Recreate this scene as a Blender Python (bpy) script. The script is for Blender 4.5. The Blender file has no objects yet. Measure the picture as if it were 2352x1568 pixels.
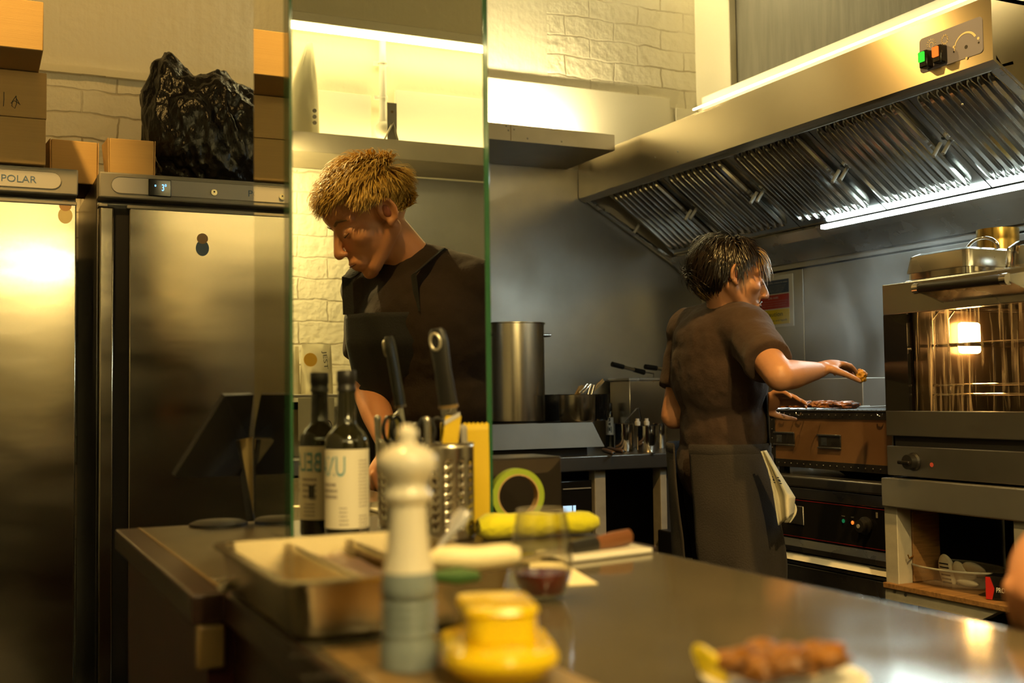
import bpy, bmesh, math, random
from mathutils import Vector, Matrix, Quaternion, noise
random.seed(7)
C = bpy.context.scene.collection
sc = bpy.context.scene
PI = math.pi
# ------------------------------------------------------------------ camera
FPX, YAW, PIT, ROL, EYE = 2620.5, .443757, .048229, -.0131054, 1.15
_F = Vector((math.sin(YAW)*math.cos(PIT), math.cos(YAW)*math.cos(PIT), math.sin(PIT)))
_R = Vector((math.cos(YAW), -math.sin(YAW), 0)); _U = _R.cross(_F)
_R, _U = _R*math.cos(ROL)+_U*math.sin(ROL), _U*math.cos(ROL)-_R*math.sin(ROL)
EYEP = Vector((0, 0, EYE))
cd = bpy.data.cameras.new('camera'); cam = bpy.data.objects.new('camera', cd); C.objects.link(cam)
cam.matrix_world = Matrix.Translation(EYEP) @ Matrix((_R, _U, -_F)).transposed().to_4x4()
cd.sensor_width = 36; cd.lens = FPX/2352*36; cd.clip_start = .05
cd.dof.use_dof = True; cd.dof.focus_distance = 3.35; cd.dof.aperture_fstop = 3.6
sc.camera = cam
# ------------------------------------------------------------------ world, view, lights
w = bpy.data.worlds.new('world'); sc.world = w; w.use_nodes = True
w.node_tree.nodes['Background'].inputs[0].default_value = (1, .62, .3, 1)
w.node_tree.nodes['Background'].inputs[1].default_value = .004
sc.view_settings.view_transform = 'Standard'; sc.view_settings.look = 'None'
sc.view_settings.exposure = 0; sc.view_settings.gamma = 1; sc.view_settings.use_curve_mapping = False
sc.cycles.use_denoising = True; sc.cycles.max_bounces = 10; sc.cycles.diffuse_bounces = 4
sc.cycles.glossy_bounces = 6; sc.cycles.transparent_max_bounces = 12; sc.cycles.caustics_reflective = False
sc.cycles.caustics_refractive = False; sc.cycles.sample_clamp_indirect = 6; sc.cycles.volume_bounces = 0
WARM = (1, .85, .46); COOL = (.82, 1, .95)
def area(name, loc, target, sx, sy, power, col, spread=180):
    l = bpy.data.lights.new(name, 'AREA'); l.shape = 'RECTANGLE'; l.size = sx; l.size_y = sy
    l.energy = power; l.color = col; l.spread = math.radians(spread)
    o = bpy.data.objects.new(name, l); C.objects.link(o); o.location = loc
    o.rotation_euler = (Vector(target)-Vector(loc)).to_track_quat('-Z', 'Y').to_euler(); return o
def spot(name, loc, target, power, col, ang, blend=.4, r=.04):
    l = bpy.data.lights.new(name, 'SPOT'); l.energy = power; l.color = col; l.spot_size = math.radians(ang)
    l.spot_blend = blend; l.shadow_soft_size = r
    o = bpy.data.objects.new(name, l); C.objects.link(o); o.location = loc
    o.rotation_euler = (Vector(target)-Vector(loc)).to_track_quat('-Z', 'Y').to_euler(); return o
# ceiling spots (over the frame), added fills and the tube of the hood; the LED strips are lit meshes further down
AMBER = (1, .58, .15)
spot('overhead_spot_light', (-.32, 2.45, 3.5), (-.05, 3.66, 2.2), 270, AMBER, 30, .7)
spot('overhead_spot_light', (1.22, 4.08, 3.4), (2.5, 2.62, 2.13), 130, AMBER, 20, .8, .05)
spot('overhead_spot_light', (.2, 3.0, 3.55), (.25, 4.55, 2.6), 45, AMBER, 75, .8)  # added fill without a known lamp, warms the wall above the fridges
area('brick_fill_light', (1.02, -.95, 2.12), (1.42, -1.35, 1.45), .25, .05, 9, (1,.76,.32))  # added fill with no fixture, brightens the bricks shown in the mirror
spot('overhead_spot_light', (.15, 1.9, 3.5), (.45, 1.2, .95), 190, AMBER, 50, .6)
spot('overhead_spot_light', (1.45, 1.5, 3.5), (2.3, 2.6, 1.0), 260, AMBER, 50, .6)
spot('overhead_spot_light', (.45, -.75, 3.4), (1.05, .62, 1.7), 420, (1,.70,.26), 44, .6)
area('hood_tube_light', (2.93, 2.65, 1.765), (2.45, 2.65, .9), .9, .06, 5, COOL, 150)
# ------------------------------------------------------------------ helpers
def ray(x, y): return _F + _R*((x-1176)/FPX) - _U*((y-784)/FPX)
def PX(x, y, v): d = ray(x, y); return EYEP + d*(v/d.x)
def PY(x, y, v): d = ray(x, y); return EYEP + d*(v/d.y)
def PZ(x, y, v): d = ray(x, y); return EYEP + d*((v-EYE)/d.z)
def PS(x, y, s): return EYEP + ray(x, y)*s
YM, ZC = 1.75, .931                       # mirror plane, near counter top
def flip(p): return Vector((p.x, 2*YM-p.y, p.z))
def MS(x, y, s): return flip(PS(x, y, s))
def MY(x, y, yr): return flip(PY(x, y, 2*YM-yr))
def V(*a): return Vector(a)

def nodes(m): return m.node_tree.nodes, m.node_tree.links
def mat(name, col, rough=.5, metal=0, bump=0, bscale=30, bstretch=(1,1,1), var=0, vscale=6, emit=None, estr=0, aniso=0, trans=0, ior=1.45, spec=.5, coat=0, alpha=1, col2=None, sheen=0, rvar=0):
    m = bpy.data.materials.new(name); m.use_nodes = True; n, l = nodes(m); b = n['Principled BSDF']
    b.inputs['Base Color'].default_value = (*col, 1); b.inputs['Roughness'].default_value = rough
    b.inputs['Metallic'].default_value = metal; b.inputs['IOR'].default_value = ior
    b.inputs['Specular IOR Level'].default_value = spec; b.inputs['Transmission Weight'].default_value = trans
    b.inputs['Coat Weight'].default_value = coat; b.inputs['Alpha'].default_value = alpha
    b.inputs['Sheen Weight'].default_value = sheen
    if emit: b.inputs['Emission Color'].default_value = (*emit, 1); b.inputs['Emission Strength'].default_value = estr
    if aniso:
        b.inputs['Anisotropic'].default_value = aniso
        t = n.new('ShaderNodeTangent'); t.direction_type = 'RADIAL'; t.axis = 'Z'; l.new(t.outputs[0], b.inputs['Tangent'])
    if bump or var or rvar:
        tc = n.new('ShaderNodeTexCoord'); mp = n.new('ShaderNodeMapping'); mp.inputs['Scale'].default_value = bstretch
        l.new(tc.outputs['Object'], mp.inputs[0])
    if bump:
        nt = n.new('ShaderNodeTexNoise'); nt.inputs['Scale'].default_value = bscale; nt.inputs['Detail'].default_value = 4
        l.new(mp.outputs[0], nt.inputs['Vector']); bp = n.new('ShaderNodeBump'); bp.inputs['Strength'].default_value = bump
        bp.inputs['Distance'].default_value = .01; l.new(nt.outputs[0], bp.inputs['Height']); l.new(bp.outputs[0], b.inputs['Normal'])
    if var or rvar:
        nv = n.new('ShaderNodeTexNoise'); nv.inputs['Scale'].default_value = vscale; nv.inputs['Detail'].default_value = 5
        l.new(mp.outputs[0], nv.inputs['Vector'])
        if var:
            mx = n.new('ShaderNodeMix'); mx.data_type = 'RGBA'; c2 = col2 or tuple(c*(1-var) for c in col)
            mx.inputs['A'].default_value = (*col, 1); mx.inputs['B'].default_value = (*c2, 1)
            rp = n.new('ShaderNodeMapRange'); rp.inputs[1].default_value = .35; rp.inputs[2].default_value = .65
            l.new(nv.outputs[0], rp.inputs[0]); l.new(rp.outputs[0], mx.inputs['Factor']); l.new(mx.outputs['Result'], b.inputs['Base Color'])
        if rvar:
            rr = n.new('ShaderNodeMapRange'); rr.inputs[1].default_value = .3; rr.inputs[2].default_value = .7
            rr.inputs[3].default_value = max(.02, rough-rvar); rr.inputs[4].default_value = rough+rvar
            l.new(nv.outputs[0], rr.inputs[0]); l.new(rr.outputs[0], b.inputs['Roughness'])
    return m
def glow(name, col, strength):
    m = bpy.data.materials.new(name); m.use_nodes = True; n, l = nodes(m); n.clear()
    e = n.new('ShaderNodeEmission'); e.inputs[0].default_value = (*col, 1); e.inputs[1].default_value = strength
    o = n.new('ShaderNodeOutputMaterial'); l.new(e.outputs[0], o.inputs[0]); return m

class MB:
    def __init__(s): s.v = []; s.f = []
    def add(s, vs, fs):
        k = len(s.v); s.v += [Vector(v) for v in vs]; s.f += [tuple(i+k for i in f) for f in fs]; return s
    def box(s, a, b):
        x0, y0, z0 = a; x1, y1, z1 = b
        if x0 > x1: x0, x1 = x1, x0
        if y0 > y1: y0, y1 = y1, y0
        if z0 > z1: z0, z1 = z1, z0
        return s.add([(x0,y0,z0),(x1,y0,z0),(x1,y1,z0),(x0,y1,z0),(x0,y0,z1),(x1,y0,z1),(x1,y1,z1),(x0,y1,z1)],
                     [(3,2,1,0),(4,5,6,7),(0,1,5,4),(1,2,6,5),(2,3,7,6),(3,0,4,7)])
    def obox(s, c, X, Y, Z):              # centre and three half vectors
        c, X, Y, Z = map(Vector, (c, X, Y, Z)); vs = [c+X*i+Y*j+Z*k for k in (-1,1) for j in (-1,1) for i in (-1,1)]
        fs = [(0,2,3,1),(4,5,7,6),(0,1,5,4),(1,3,7,5),(3,2,6,7),(2,0,4,6)]
        if X.cross(Y).dot(Z) < 0: fs = [tuple(reversed(f)) for f in fs]
        return s.add(vs, fs)
    def tube(s, pts, r, n=10, caps=True, flat=None):
        pts = [Vector(p) for p in pts]; rs = r if isinstance(r, (list, tuple)) else [r]*len(pts); vs = []; fs = []
        t = (pts[1]-pts[0]).normalized(); a = t.orthogonal().normalized()
        if flat is not None: a = (Vector(flat)-t*t.dot(Vector(flat))).normalized()
        for i, p in enumerate(pts):
            if i == 0: t = pts[1]-p
            elif i == len(pts)-1: t = p-pts[i-1]
            else: t = pts[i+1]-pts[i-1]
            t.normalize(); a = (a-t*a.dot(t)); a = a.normalized() if a.length > 1e-6 else t.orthogonal().normalized(); b = t.cross(a)
            rr = rs[i]; ra, rb = rr if isinstance(rr, (tuple, list)) else (rr, rr)
            vs += [p+a*(ra*math.cos(2*PI*k/n))+b*(rb*math.sin(2*PI*k/n)) for k in range(n)]
        for i in range(len(pts)-1):
            for k in range(n): fs.append((i*n+k, i*n+(k+1)%n, (i+1)*n+(k+1)%n, (i+1)*n+k))
        if caps: fs += [tuple(reversed(range(n))), tuple((len(pts)-1)*n+k for k in range(n))]
        return s.add(vs, fs)
    def lathe(s, prof, c, n=40, axis=None, cap=True):
        c = Vector(c); q = Matrix.Identity(3) if axis is None else Vector((0,0,1)).rotation_difference(Vector(axis)).to_matrix()
        vs = [c + q @ Vector((r*math.cos(2*PI*k/n), r*math.sin(2*PI*k/n), z)) for r, z in prof for k in range(n)]; fs = []
        for i in range(len(prof)-1):
            for k in range(n): fs.append((i*n+k, i*n+(k+1)%n, (i+1)*n+(k+1)%n, (i+1)*n+k))
        if cap and prof[0][0] > 1e-5: fs.append(tuple(reversed(range(n))))
        if cap and prof[-1][0] > 1e-5: fs.append(tuple((len(prof)-1)*n+k for k in range(n)))
        return s.add(vs, fs)
    def prism(s, poly, ext):
        poly = [Vector(p) for p in poly]; ext = Vector(ext); n = len(poly)
        return s.add(poly+[p+ext for p in poly], [tuple(reversed(range(n))), tuple(range(n, 2*n))]+[(i, (i+1)%n, n+(i+1)%n, n+i) for i in range(n)])
    def ell(s, c, r, X=(1,0,0), Y=(0,1,0), Z=(0,0,1), n=20, m=12):
        c, X, Y, Z = map(Vector, (c, X, Y, Z)); rx, ry, rz = r if isinstance(r, (tuple, list)) else (r, r, r); vs = []; fs = []
        for i in range(m+1):
            th = PI*i/m
            for k in range(n):
                ph = 2*PI*k/n; vs.append(c+X*(rx*math.sin(th)*math.cos(ph))+Y*(ry*math.sin(th)*math.sin(ph))-Z*(rz*math.cos(th)))
        for i in range(m):
            for k in range(n): fs.append((i*n+k, i*n+(k+1)%n, (i+1)*n+(k+1)%n, (i+1)*n+k))
        return s.add(vs, fs)
    def cap(s, p, q, r0, r1, n=16):       # capsule with a taper
        s.tube([p, Vector(p).lerp(Vector(q), .5), q], [r0, (r0+r1)/2, r1], n); s.ell(p, r0, n=n, m=8); s.ell(q, r1, n=n, m=8); return s
    def grid(s, fn, nu, nv, thick=0):
        vs = [fn(i/nu, j/nv) for j in range(nv+1) for i in range(nu+1)]; W = nu+1
        return s.add(vs, [(j*W+i, j*W+i+1, (j+1)*W+i+1, (j+1)*W+i) for j in range(nv) for i in range(nu)])
    def build(s, name, m, parent=None, bevel=0, smooth=38, rec=True, solid=0, sub=0, world=True):
        vs = s.v
        if parent is not None and world:
            r = parent
            while r.parent: r = r.parent
            iv = (Matrix.Translation(r.location) @ r.rotation_euler.to_matrix().to_4x4()).inverted(); vs = [iv @ v for v in vs]
        me = bpy.data.meshes.new(name); me.from_pydata([tuple(v) for v in vs], [], s.f)
        if rec:
            b = bmesh.new(); b.from_mesh(me); bmesh.ops.remove_doubles(b, verts=b.verts, dist=1e-6); bmesh.ops.recalc_face_normals(b, faces=b.faces); b.to_mesh(me); b.free()
        if smooth:
            me.polygons.foreach_set('use_smooth', [True]*len(me.polygons)); me.set_sharp_from_angle(angle=math.radians(smooth))
        me.materials.append(m); o = bpy.data.objects.new(name, me); C.objects.link(o)
        if parent is not None: o.parent = parent
        if bevel:
            md = o.modifiers.new('bevel', 'BEVEL'); md.width = bevel; md.segments = 2; md.limit_method = 'ANGLE'
        if solid: md = o.modifiers.new('solid', 'SOLIDIFY'); md.thickness = solid; md.offset = 0
        if sub: md = o.modifiers.new('sub', 'SUBSURF'); md.levels = md.render_levels = sub
        return o
def thing(name, label, cat, loc=(0,0,0), rotz=0, group=None):
    o = bpy.data.objects.new(name, None); C.objects.link(o); o.location = loc; o.rotation_euler = (0,0,rotz); o.empty_display_size = .05
    return tag(o, label, cat, group)
def tag(o, label, cat, group=None):
    o['label'] = label; o['category'] = cat
    if group: o['group'] = group
    return o
def struct(o, label=None):
    o['kind'] = 'structure'
    if label: o['label'] = label; 
    return o
def dup(root, loc, rotz=None, label=None):
    r = root.copy(); C.objects.link(r); r.location = loc
    if rotz is not None: r.rotation_euler = (0,0,rotz)
    if label: r['label'] = label
    for ch in list(root.children):
        c = ch.copy(); C.objects.link(c); c.parent = r
        for g in list(ch.children): d = g.copy(); C.objects.link(d); d.parent = c
    return r
def text(s, name, m, parent, org, X, Y, width, height=None, mapf=None, center=False, depth=.0004):
    cu = bpy.data.curves.new('lettering', 'FONT'); cu.body = s; cu.resolution_u = 4; cu.fill_mode = 'FRONT'
    o = bpy.data.objects.new('lettering', cu); C.objects.link(o); bpy.context.view_layer.update()
    me = o.evaluated_get(bpy.context.evaluated_depsgraph_get()).to_mesh()
    vs = [v.co.copy() for v in me.vertices]; fs = [tuple(p.vertices) for p in me.polygons]
    bpy.data.objects.remove(o); 
    x0 = min(v.x for v in vs); x1 = max(v.x for v in vs); y0 = min(v.y for v in vs); y1 = max(v.y for v in vs)
    k = width/(x1-x0); ky = k if height is None else height/(y1-y0)
    b = MB(); X = Vector(X).normalized(); Y = Vector(Y).normalized(); N = X.cross(Y)
    if mapf: b.add([mapf((v.x-x0)*k, (v.y-y0)*ky) for v in vs], fs)
    else:
        ox = -width/2 if center else 0
        b.add([Vector(org)+X*((v.x-x0)*k+ox)+Y*((v.y-y0)*ky)+N*depth for v in vs], fs)
    return b.build(name, m, parent, rec=False, smooth=0)
def remesh(o, vox, smooth=4, fac=.5):
    md = o.modifiers.new('remesh', 'REMESH'); md.mode = 'VOXEL'; md.voxel_size = vox; md.use_smooth_shade = True
    if smooth: md = o.modifiers.new('smooth', 'SMOOTH'); md.iterations = smooth; md.factor = fac
def wrinkle(o, scale, strength):
    t = bpy.data.textures.new('cloth', 'CLOUDS'); t.noise_scale = scale; t.noise_depth = 2
    md = o.modifiers.new('wrinkle', 'DISPLACE'); md.texture = t; md.strength = strength; md.mid_level = .5; md.texture_coords = 'LOCAL'
# ------------------------------------------------------------------ materials
def wallmat(name, horiz, masks, base=(.80,.76,.64)):
    m = mat(name, base, .55); n, l = nodes(m); b = n['Principled BSDF']
    tc = n.new('ShaderNodeTexCoord'); sp = n.new('ShaderNodeSeparateXYZ'); l.new(tc.outputs['Object'], sp.inputs[0])
    cb = n.new('ShaderNodeCombineXYZ'); l.new(sp.outputs[horiz], cb.inputs[0]); l.new(sp.outputs[2], cb.inputs[1])
    dn = n.new('ShaderNodeTexNoise'); dn.inputs['Scale'].default_value = 9; dn.inputs['Detail'].default_value = 3; l.new(tc.outputs['Object'], dn.inputs['Vector'])
    wv = n.new('ShaderNodeVectorMath'); wv.operation = 'MULTIPLY_ADD'; wv.inputs[1].default_value = (.035,.035,0); l.new(dn.outputs['Color'], wv.inputs[0]); l.new(cb.outputs[0], wv.inputs[2])
    bk = n.new('ShaderNodeTexBrick'); bk.inputs['Scale'].default_value = 1; bk.inputs['Mortar Size'].default_value = .0045; bk.inputs['Mortar Smooth'].default_value = .5
    bk.inputs['Brick Width'].default_value = .26; bk.inputs['Row Height'].default_value = .094
    bk.inputs['Color1'].default_value = bk.inputs['Color2'].default_value = (1,1,1,1); bk.inputs['Mortar'].default_value = (0,0,0,1); l.new(wv.outputs[0], bk.inputs['Vector'])
    def mth(op, a, v):
        x = n.new('ShaderNodeMath'); x.operation = op
        for i, q in enumerate((a, v)):
            if isinstance(q, (int, float)): x.inputs[i].default_value = q
            else: l.new(q, x.inputs[i])
        return x.outputs[0]
    tot = 0
    for h0, h1, z0, z1 in masks:
        k = mth('MULTIPLY', mth('MULTIPLY', mth('GREATER_THAN', sp.outputs[horiz], h0), mth('LESS_THAN', sp.outputs[horiz], h1)),
                mth('MULTIPLY', mth('GREATER_THAN', sp.outputs[2], z0), mth('LESS_THAN', sp.outputs[2], z1)))
        tot = mth('MAXIMUM', tot, k)
    fac = mth('MULTIPLY', mth('SUBTRACT', 1.0, bk.outputs['Color']), tot)
    br = n.new('ShaderNodeTexNoise'); br.inputs['Scale'].default_value = 5; br.inputs['Detail'].default_value = 6; l.new(tc.outputs['Object'], br.inputs['Vector'])
    gate = n.new('ShaderNodeMapRange'); gate.inputs[1].default_value = .4; gate.inputs[2].default_value = .62; gate.inputs[3].default_value = .12; gate.inputs[4].default_value = .85; l.new(br.outputs[0], gate.inputs[0])
    mx = n.new('ShaderNodeMix'); mx.data_type = 'RGBA'; mx.inputs['A'].default_value = (*base, 1); mx.inputs['B'].default_value = (.36,.30,.18,1)
    l.new(mth('MULTIPLY', fac, gate.outputs[0]), mx.inputs['Factor']); l.new(mx.outputs['Result'], b.inputs['Base Color'])
    st = n.new('ShaderNodeMapping'); st.inputs['Scale'].default_value = (14,14,1.2); l.new(tc.outputs['Object'], st.inputs[0])
    pn = n.new('ShaderNodeTexNoise'); pn.inputs['Scale'].default_value = 1.2; pn.inputs['Detail'].default_value = 6; l.new(st.outputs[0], pn.inputs['Vector'])
    rough = n.new('ShaderNodeTexNoise'); rough.inputs['Scale'].default_value = 26; rough.inputs['Detail'].default_value = 5; l.new(tc.outputs['Object'], rough.inputs['Vector'])
    h = mth('ADD', mth('ADD', mth('MULTIPLY', pn.outputs[0], .5), mth('MULTIPLY', rough.outputs[0], mth('MULTIPLY_ADD', tot, .7))), mth('MULTIPLY', fac, -1.4))
    bp = n.new('ShaderNodeBump'); bp.inputs['Strength'].default_value = .5; bp.inputs['Distance'].default_value = .012; l.new(h, bp.inputs['Height']); l.new(bp.outputs[0], b.inputs['Normal'])
    return m
M = {}
M['floor'] = mat('floor', (.025,.020,.016), .4, var=.5, vscale=3)
M['ceil'] = mat('ceiling', (.10,.075,.05), .8)
M['gloss_white'] = mat('gloss_white', (.82,.78,.66), .18)
M['cream'] = mat('cream_paint', (.80,.75,.6), .5, bump=.3, bscale=18)
M['grey_paint'] = mat('grey_paint', (.20,.19,.16), .42, bump=.15, bscale=12, bstretch=(6,6,.6), var=.2)
M['splash'] = mat('steel_splash', (.42,.41,.39), .36, .85, var=.25, vscale=2.2, bump=.03, bscale=3, rvar=.08)
M['steel'] = mat('steel', (.60,.58,.54), .26, 1, var=.12, vscale=5, rvar=.06)
M['steel_v'] = mat('steel_brushed', (.62,.60,.55), .30, 1, aniso=.7, var=.10, vscale=2.2, bump=.06, bscale=1.3, bstretch=(.6,.6,1.6))
M['fridge'] = mat('fridge_steel', (.46,.40,.30), .17, 1, var=.10, vscale=3.5, bump=.16, bscale=1.5, bstretch=(.5,.5,1.9), rvar=.05)
M['hood'] = mat('hood_steel', (.66,.58,.44), .22, 1, aniso=.9, var=.08, vscale=3)
M['chrome'] = mat('chrome', (.75,.73,.70), .10, 1)
M['hood'].node_tree.nodes['Principled BSDF'].inputs['Anisotropic Rotation'].default_value = .25
M['baffle'] = mat('baffle_steel', (.62,.62,.60), .16, 1, var=.2, vscale=9)
M['pan_steel'] = mat('pan_steel', (.62,.51,.32), .24, 1, var=.12, vscale=5)
M['dull_steel'] = mat('dull_steel', (.20,.19,.17), .45, .6, var=.2, vscale=4)
M['shelf'] = mat('shelf_steel', (.50,.44,.33), .42, .35, var=.12, vscale=6)
M['white_metal'] = mat('polished_bar', (.86,.86,.85), .3, .2)
M['dark_steel'] = mat('dark_steel', (.25,.24,.23), .30, .9, var=.2, vscale=4)
M['black'] = mat('black_plastic', (.012,.011,.010), .4)
M['black_g'] = mat('black_gloss', (.010,.009,.008), .08)
M['void'] = mat('dark_inside', (.010,.008,.007), .8)
M['grey_pl'] = mat('grey_plastic', (.30,.28,.24), .45)
M['lgrey_pl'] = mat('light_grey_plastic', (.52,.50,.48), .4)
M['blueprint'] = mat('blue_print', (.10,.17,.30), .5)
M['card'] = mat('cardboard', (.52,.34,.13), .75, bump=.12, bscale=14, bstretch=(.3,.3,60), var=.06, vscale=2)
M['card_lid'] = mat('cardboard_plain', (.55,.35,.14), .75, var=.15, vscale=5)
M['bag'] = mat('bin_bag', (.006,.0055,.005), .25, bump=.5, bscale=40, bstretch=(1.6,1.6,.6), spec=.5)
M['mirror'] = mat('mirror_glass', (.92,.94,.88), .0, 1)
M['gedge'] = mat('green_glass_edge', (.03,.11,.05), .08, spec=.8, coat=.6)
M['wood_d'] = mat('dark_wood', (.035,.016,.010), .35, bump=.1, bscale=4, bstretch=(1,1,10), var=.4, vscale=5)
M['counter'] = mat('counter_laminate', (.065,.050,.030), .38, var=.3, vscale=12)
M['ctrim'] = mat('counter_trim', (.20,.13,.05), .35)
M['csteel'] = mat('counter_steel', (.11,.092,.058), .12, .0, var=.25, vscale=5, rvar=.04, spec=.28)
M['amber'] = mat('amber_panel', (.22,.14,.05), .4)
M['wood'] = mat('pine', (.30,.155,.055), .5, bump=.1, bscale=3, bstretch=(2,20,20), var=.4, vscale=6)
M['wpaint'] = mat('worn_white_paint', (.42,.38,.30), .55, bump=.35, bscale=16, var=.25, vscale=9)
M['white'] = mat('white', (.78,.75,.68), .4)
M['ink'] = mat('ink', (.03,.028,.025), .6)
M['pot'] = mat('pot_steel', (.62,.56,.46), .22, 1, aniso=.6, var=.12, vscale=7)
M['iron'] = mat('black_iron', (.018,.016,.014), .45, bump=.2, bscale=40)
M['skin'] = mat('skin', (.52,.25,.13), .45, var=.18, vscale=7, bump=.05, bscale=120); 
M['skin2'] = mat('fair_skin', (.60,.27,.13), .42, var=.15, vscale=7, bump=.05, bscale=120)
for k in ('skin', 'skin2'):
    b_ = M[k].node_tree.nodes['Principled BSDF']; b_.inputs['Subsurface Weight'].default_value = .12; b_.inputs['Subsurface Radius'].default_value = (.02,.008,.004); b_.inputs['Subsurface Scale'].default_value = .5
M['shirt'] = mat('brown_shirt', (.050,.027,.017), .9, bump=.12, bscale=160, sheen=.05)
M['shirt2'] = mat('dark_brown_shirt', (.024,.013,.008), .9, bump=.12, bscale=160, sheen=.03)
M['apron'] = mat('apron_cloth', (.030,.023,.019), .85, bump=.2, bscale=220, sheen=.04)
M['apron2'] = mat('charcoal_apron', (.012,.012,.014), .85, bump=.2, bscale=220, sheen=.02)
M['trouser'] = mat('trousers', (.014,.013,.013), .85)
M['led'] = glow('led_warm', (1,.80,.36), 110)
M['led_bar'] = glow('led_bar', (1,.82,.38), 26)
M['led_soft'] = glow('led_line', (1,.82,.40), 20)
M['tube'] = glow('tube_cool', COOL, 20)
M['filament'] = glow('oven_lamp', (1,.62,.22), 130)
M['orange_l'] = glow('orange_light', (1,.17,.02), 1.6)
M['green_l'] = glow('green_light', (.07,.9,.05), 1.0)
M['green_d'] = glow('green_dim', (.02,.25,.08), .5)
M['red_d'] = glow('red_dim', (.7,.08,.02), .5)
M['blue_l'] = glow('blue_digits', (.10,.35,1), 5)
M['screen'] = glow('window_glow', (.55,.8,1), 1.1)
# ------------------------------------------------------------------ the room
X0, X1, YB, YA, ZT = -1.7, 3.17, -1.35, 4.55, 3.7
def slab(name, a, b, m, **k): return struct(MB().box(a, b).build(name, m, **k))
slab('floor', (X0-.1,YB-.1,-.1), (X1+.1,YA+.1,0), M['floor'])
slab('ceiling', (X0-.1,YB-.1,ZT), (X1+.1,YA+.1,ZT+.1), M['ceil'])
slab('wall_back', (X0-.1,YA,0), (X1+.1,YA+.1,ZT), wallmat('painted_wall', 0, [(-2,1.75,0,2.385),(2.36,3.2,2.5,4)]))
slab('wall_right', (X1,YB,0), (X1+.1,YA,ZT), M['cream'])
slab('wall_left', (X0-.1,YB,0), (X0,YA,ZT), M['cream'])
slab('wall_front', (X0,YB-.1,0), (X1,YB,ZT), wallmat('painted_wall_front', 0, [(-2,3.2,0,2.15)], base=(.80,.74,.55)))
def ledge(x0, x1):                         # plaster ledge over the bricks behind the fridges
    b = MB(); n = 40
    for i in range(n):
        a = x0+(x1-x0)*i/n; c = x0+(x1-x0)*(i+1)/n; j = .004*noise.noise((a*9,0,0))
        b.box((a,4.522+j,2.385+j), (c,4.56,2.413+j))
    struct(b.build('trim_1', M['cream']))
ledge(-1.7, 1.75)
# white splash board over the shelf, steel sheets below it and on the right wall
p0 = PY(1540, 232, 4.535)
slab('trim_2', (1.4,4.535,2.24), (p0.x,4.55,2.562), M['gloss_white'], bevel=.003)
slab('trim_3', (p0.x+.03,4.535,2.24), (3.16,4.55,2.52), M['gloss_white'], bevel=.003)
slab('trim_4', (1.25,4.535,.9), (3.165,4.55,2.18), M['splash'], bevel=.002)
slab('trim_5', (3.10,1.2,.88), (3.17,3.715,1.662), M['splash'], bevel=.002)
slab('trim_6', (3.10,3.72,.88), (3.17,4.16,1.662), M['splash'], bevel=.002)
slab('trim_7', (3.095,1.2,1.667), (3.17,4.16,1.80), M['splash'], bevel=.002)
pz = PX(1692, 150, 3.15)
slab('trim_8', (3.15,1.0,2.25), (3.17,pz.y,3.69), M['grey_paint'])
for i, (a, c, d) in enumerate(((.05,.02,3.125),(.022,-.004,3.115))): slab('trim_%d'%(9+i), (d,pz.y+c+.005,2.25), (3.17,pz.y+c+a,3.69), M['cream'], bevel=.004)
struct(MB().box((3.09,4.17,.9), (3.17,4.215,1.70)).build('trim_11', M['white'], bevel=.003))
# front wall (seen in the mirror): steel sheet behind the cook, boards over its shelf
q0 = MY(855, 420, -1.34)
slab('trim_12', (q0.x,-1.35,.9), (3.16,-1.335,2.15), M['splash'], bevel=.002)
for i, (a, c) in enumerate(((728,853),(908,1150))):
    u = MY(a, 205, -1.33); v_ = MY(c, 220, -1.33); slab('trim_%d'%(13+i), (u.x,-1.35,2.235), (v_.x,-1.335,u.z), M['gloss_white'], bevel=.003)
slab('trim_15', (-1.7,-1.35,2.235), (MY(700,205,-1.33).x-.02,-1.335,2.6), M['gloss_white'], bevel=.003)
u = MY(668, 22, -1.2)
slab('trim_16', (-1.7,-1.35,MY(668,46,-1.2).z), (3.16,-1.2,u.z), M['cream'], bevel=.004)
# ------------------------------------------------------------------ shelves and led strips
t = thing('wall_shelf', 'brown grey steel shelf box along the back wall above the stockpot', 'shelf', (1.7,4.55,2.176))
MB().box((.95,4.1,2.176), (2.44,4.53,2.244)).build('shelf_box', M['shelf'], t, bevel=.002)
b = MB()
for px, py in ((1163,289),(1168,299),(1181,297),(1212,318),(1290,325)):
    MB().ell(PY(px, py, 4.1), (.004,.003,.004), n=8, m=6).build('rivet', M['grey_pl'], t)
x_ = PY(1173, 300, 4.1).x; MB().box((x_-.0012,4.0985,2.178), (x_+.0012,4.1,2.242)).build('seam', M['ctrim'], t)
tag(MB().box((1.75,4.43,2.245),(2.40,4.46,2.262)).build('light_strip', glow('led_shelf', (1,.82,.40), 330)), 'warm led strip lying on the steel shelf of the back wall', 'light')
t = thing('wall_shelf', 'long steel shelf behind the blond cook seen in the mirror', 'shelf', (1.2,-1.35,2.155))
MB().box((-1.6,-1.33,2.155), (3.1,-1.0,2.236)).build('shelf_box', M['shelf'], t, bevel=.002)
tag(MB().box((-1.5,-1.30,2.237), (3.0,-1.275,2.247)).build('light_strip', M['led']), 'warm led strip lying on the shelf behind the blond cook', 'light')
za = MY(668,45,-1.2).z
tag(MB().box((-1.6,-1.225,za-.03), (3.1,-1.2,za-.004)).build('led_bar', M['led_bar']), 'bright led bar above the shelf seen in the mirror', 'light')
tag(MB().box((1.35,4.50,3.25),(3.12,4.53,3.29)).build('led_bar', M['led_bar']), 'bright led bar high on the back wall above the picture', 'light')
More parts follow.
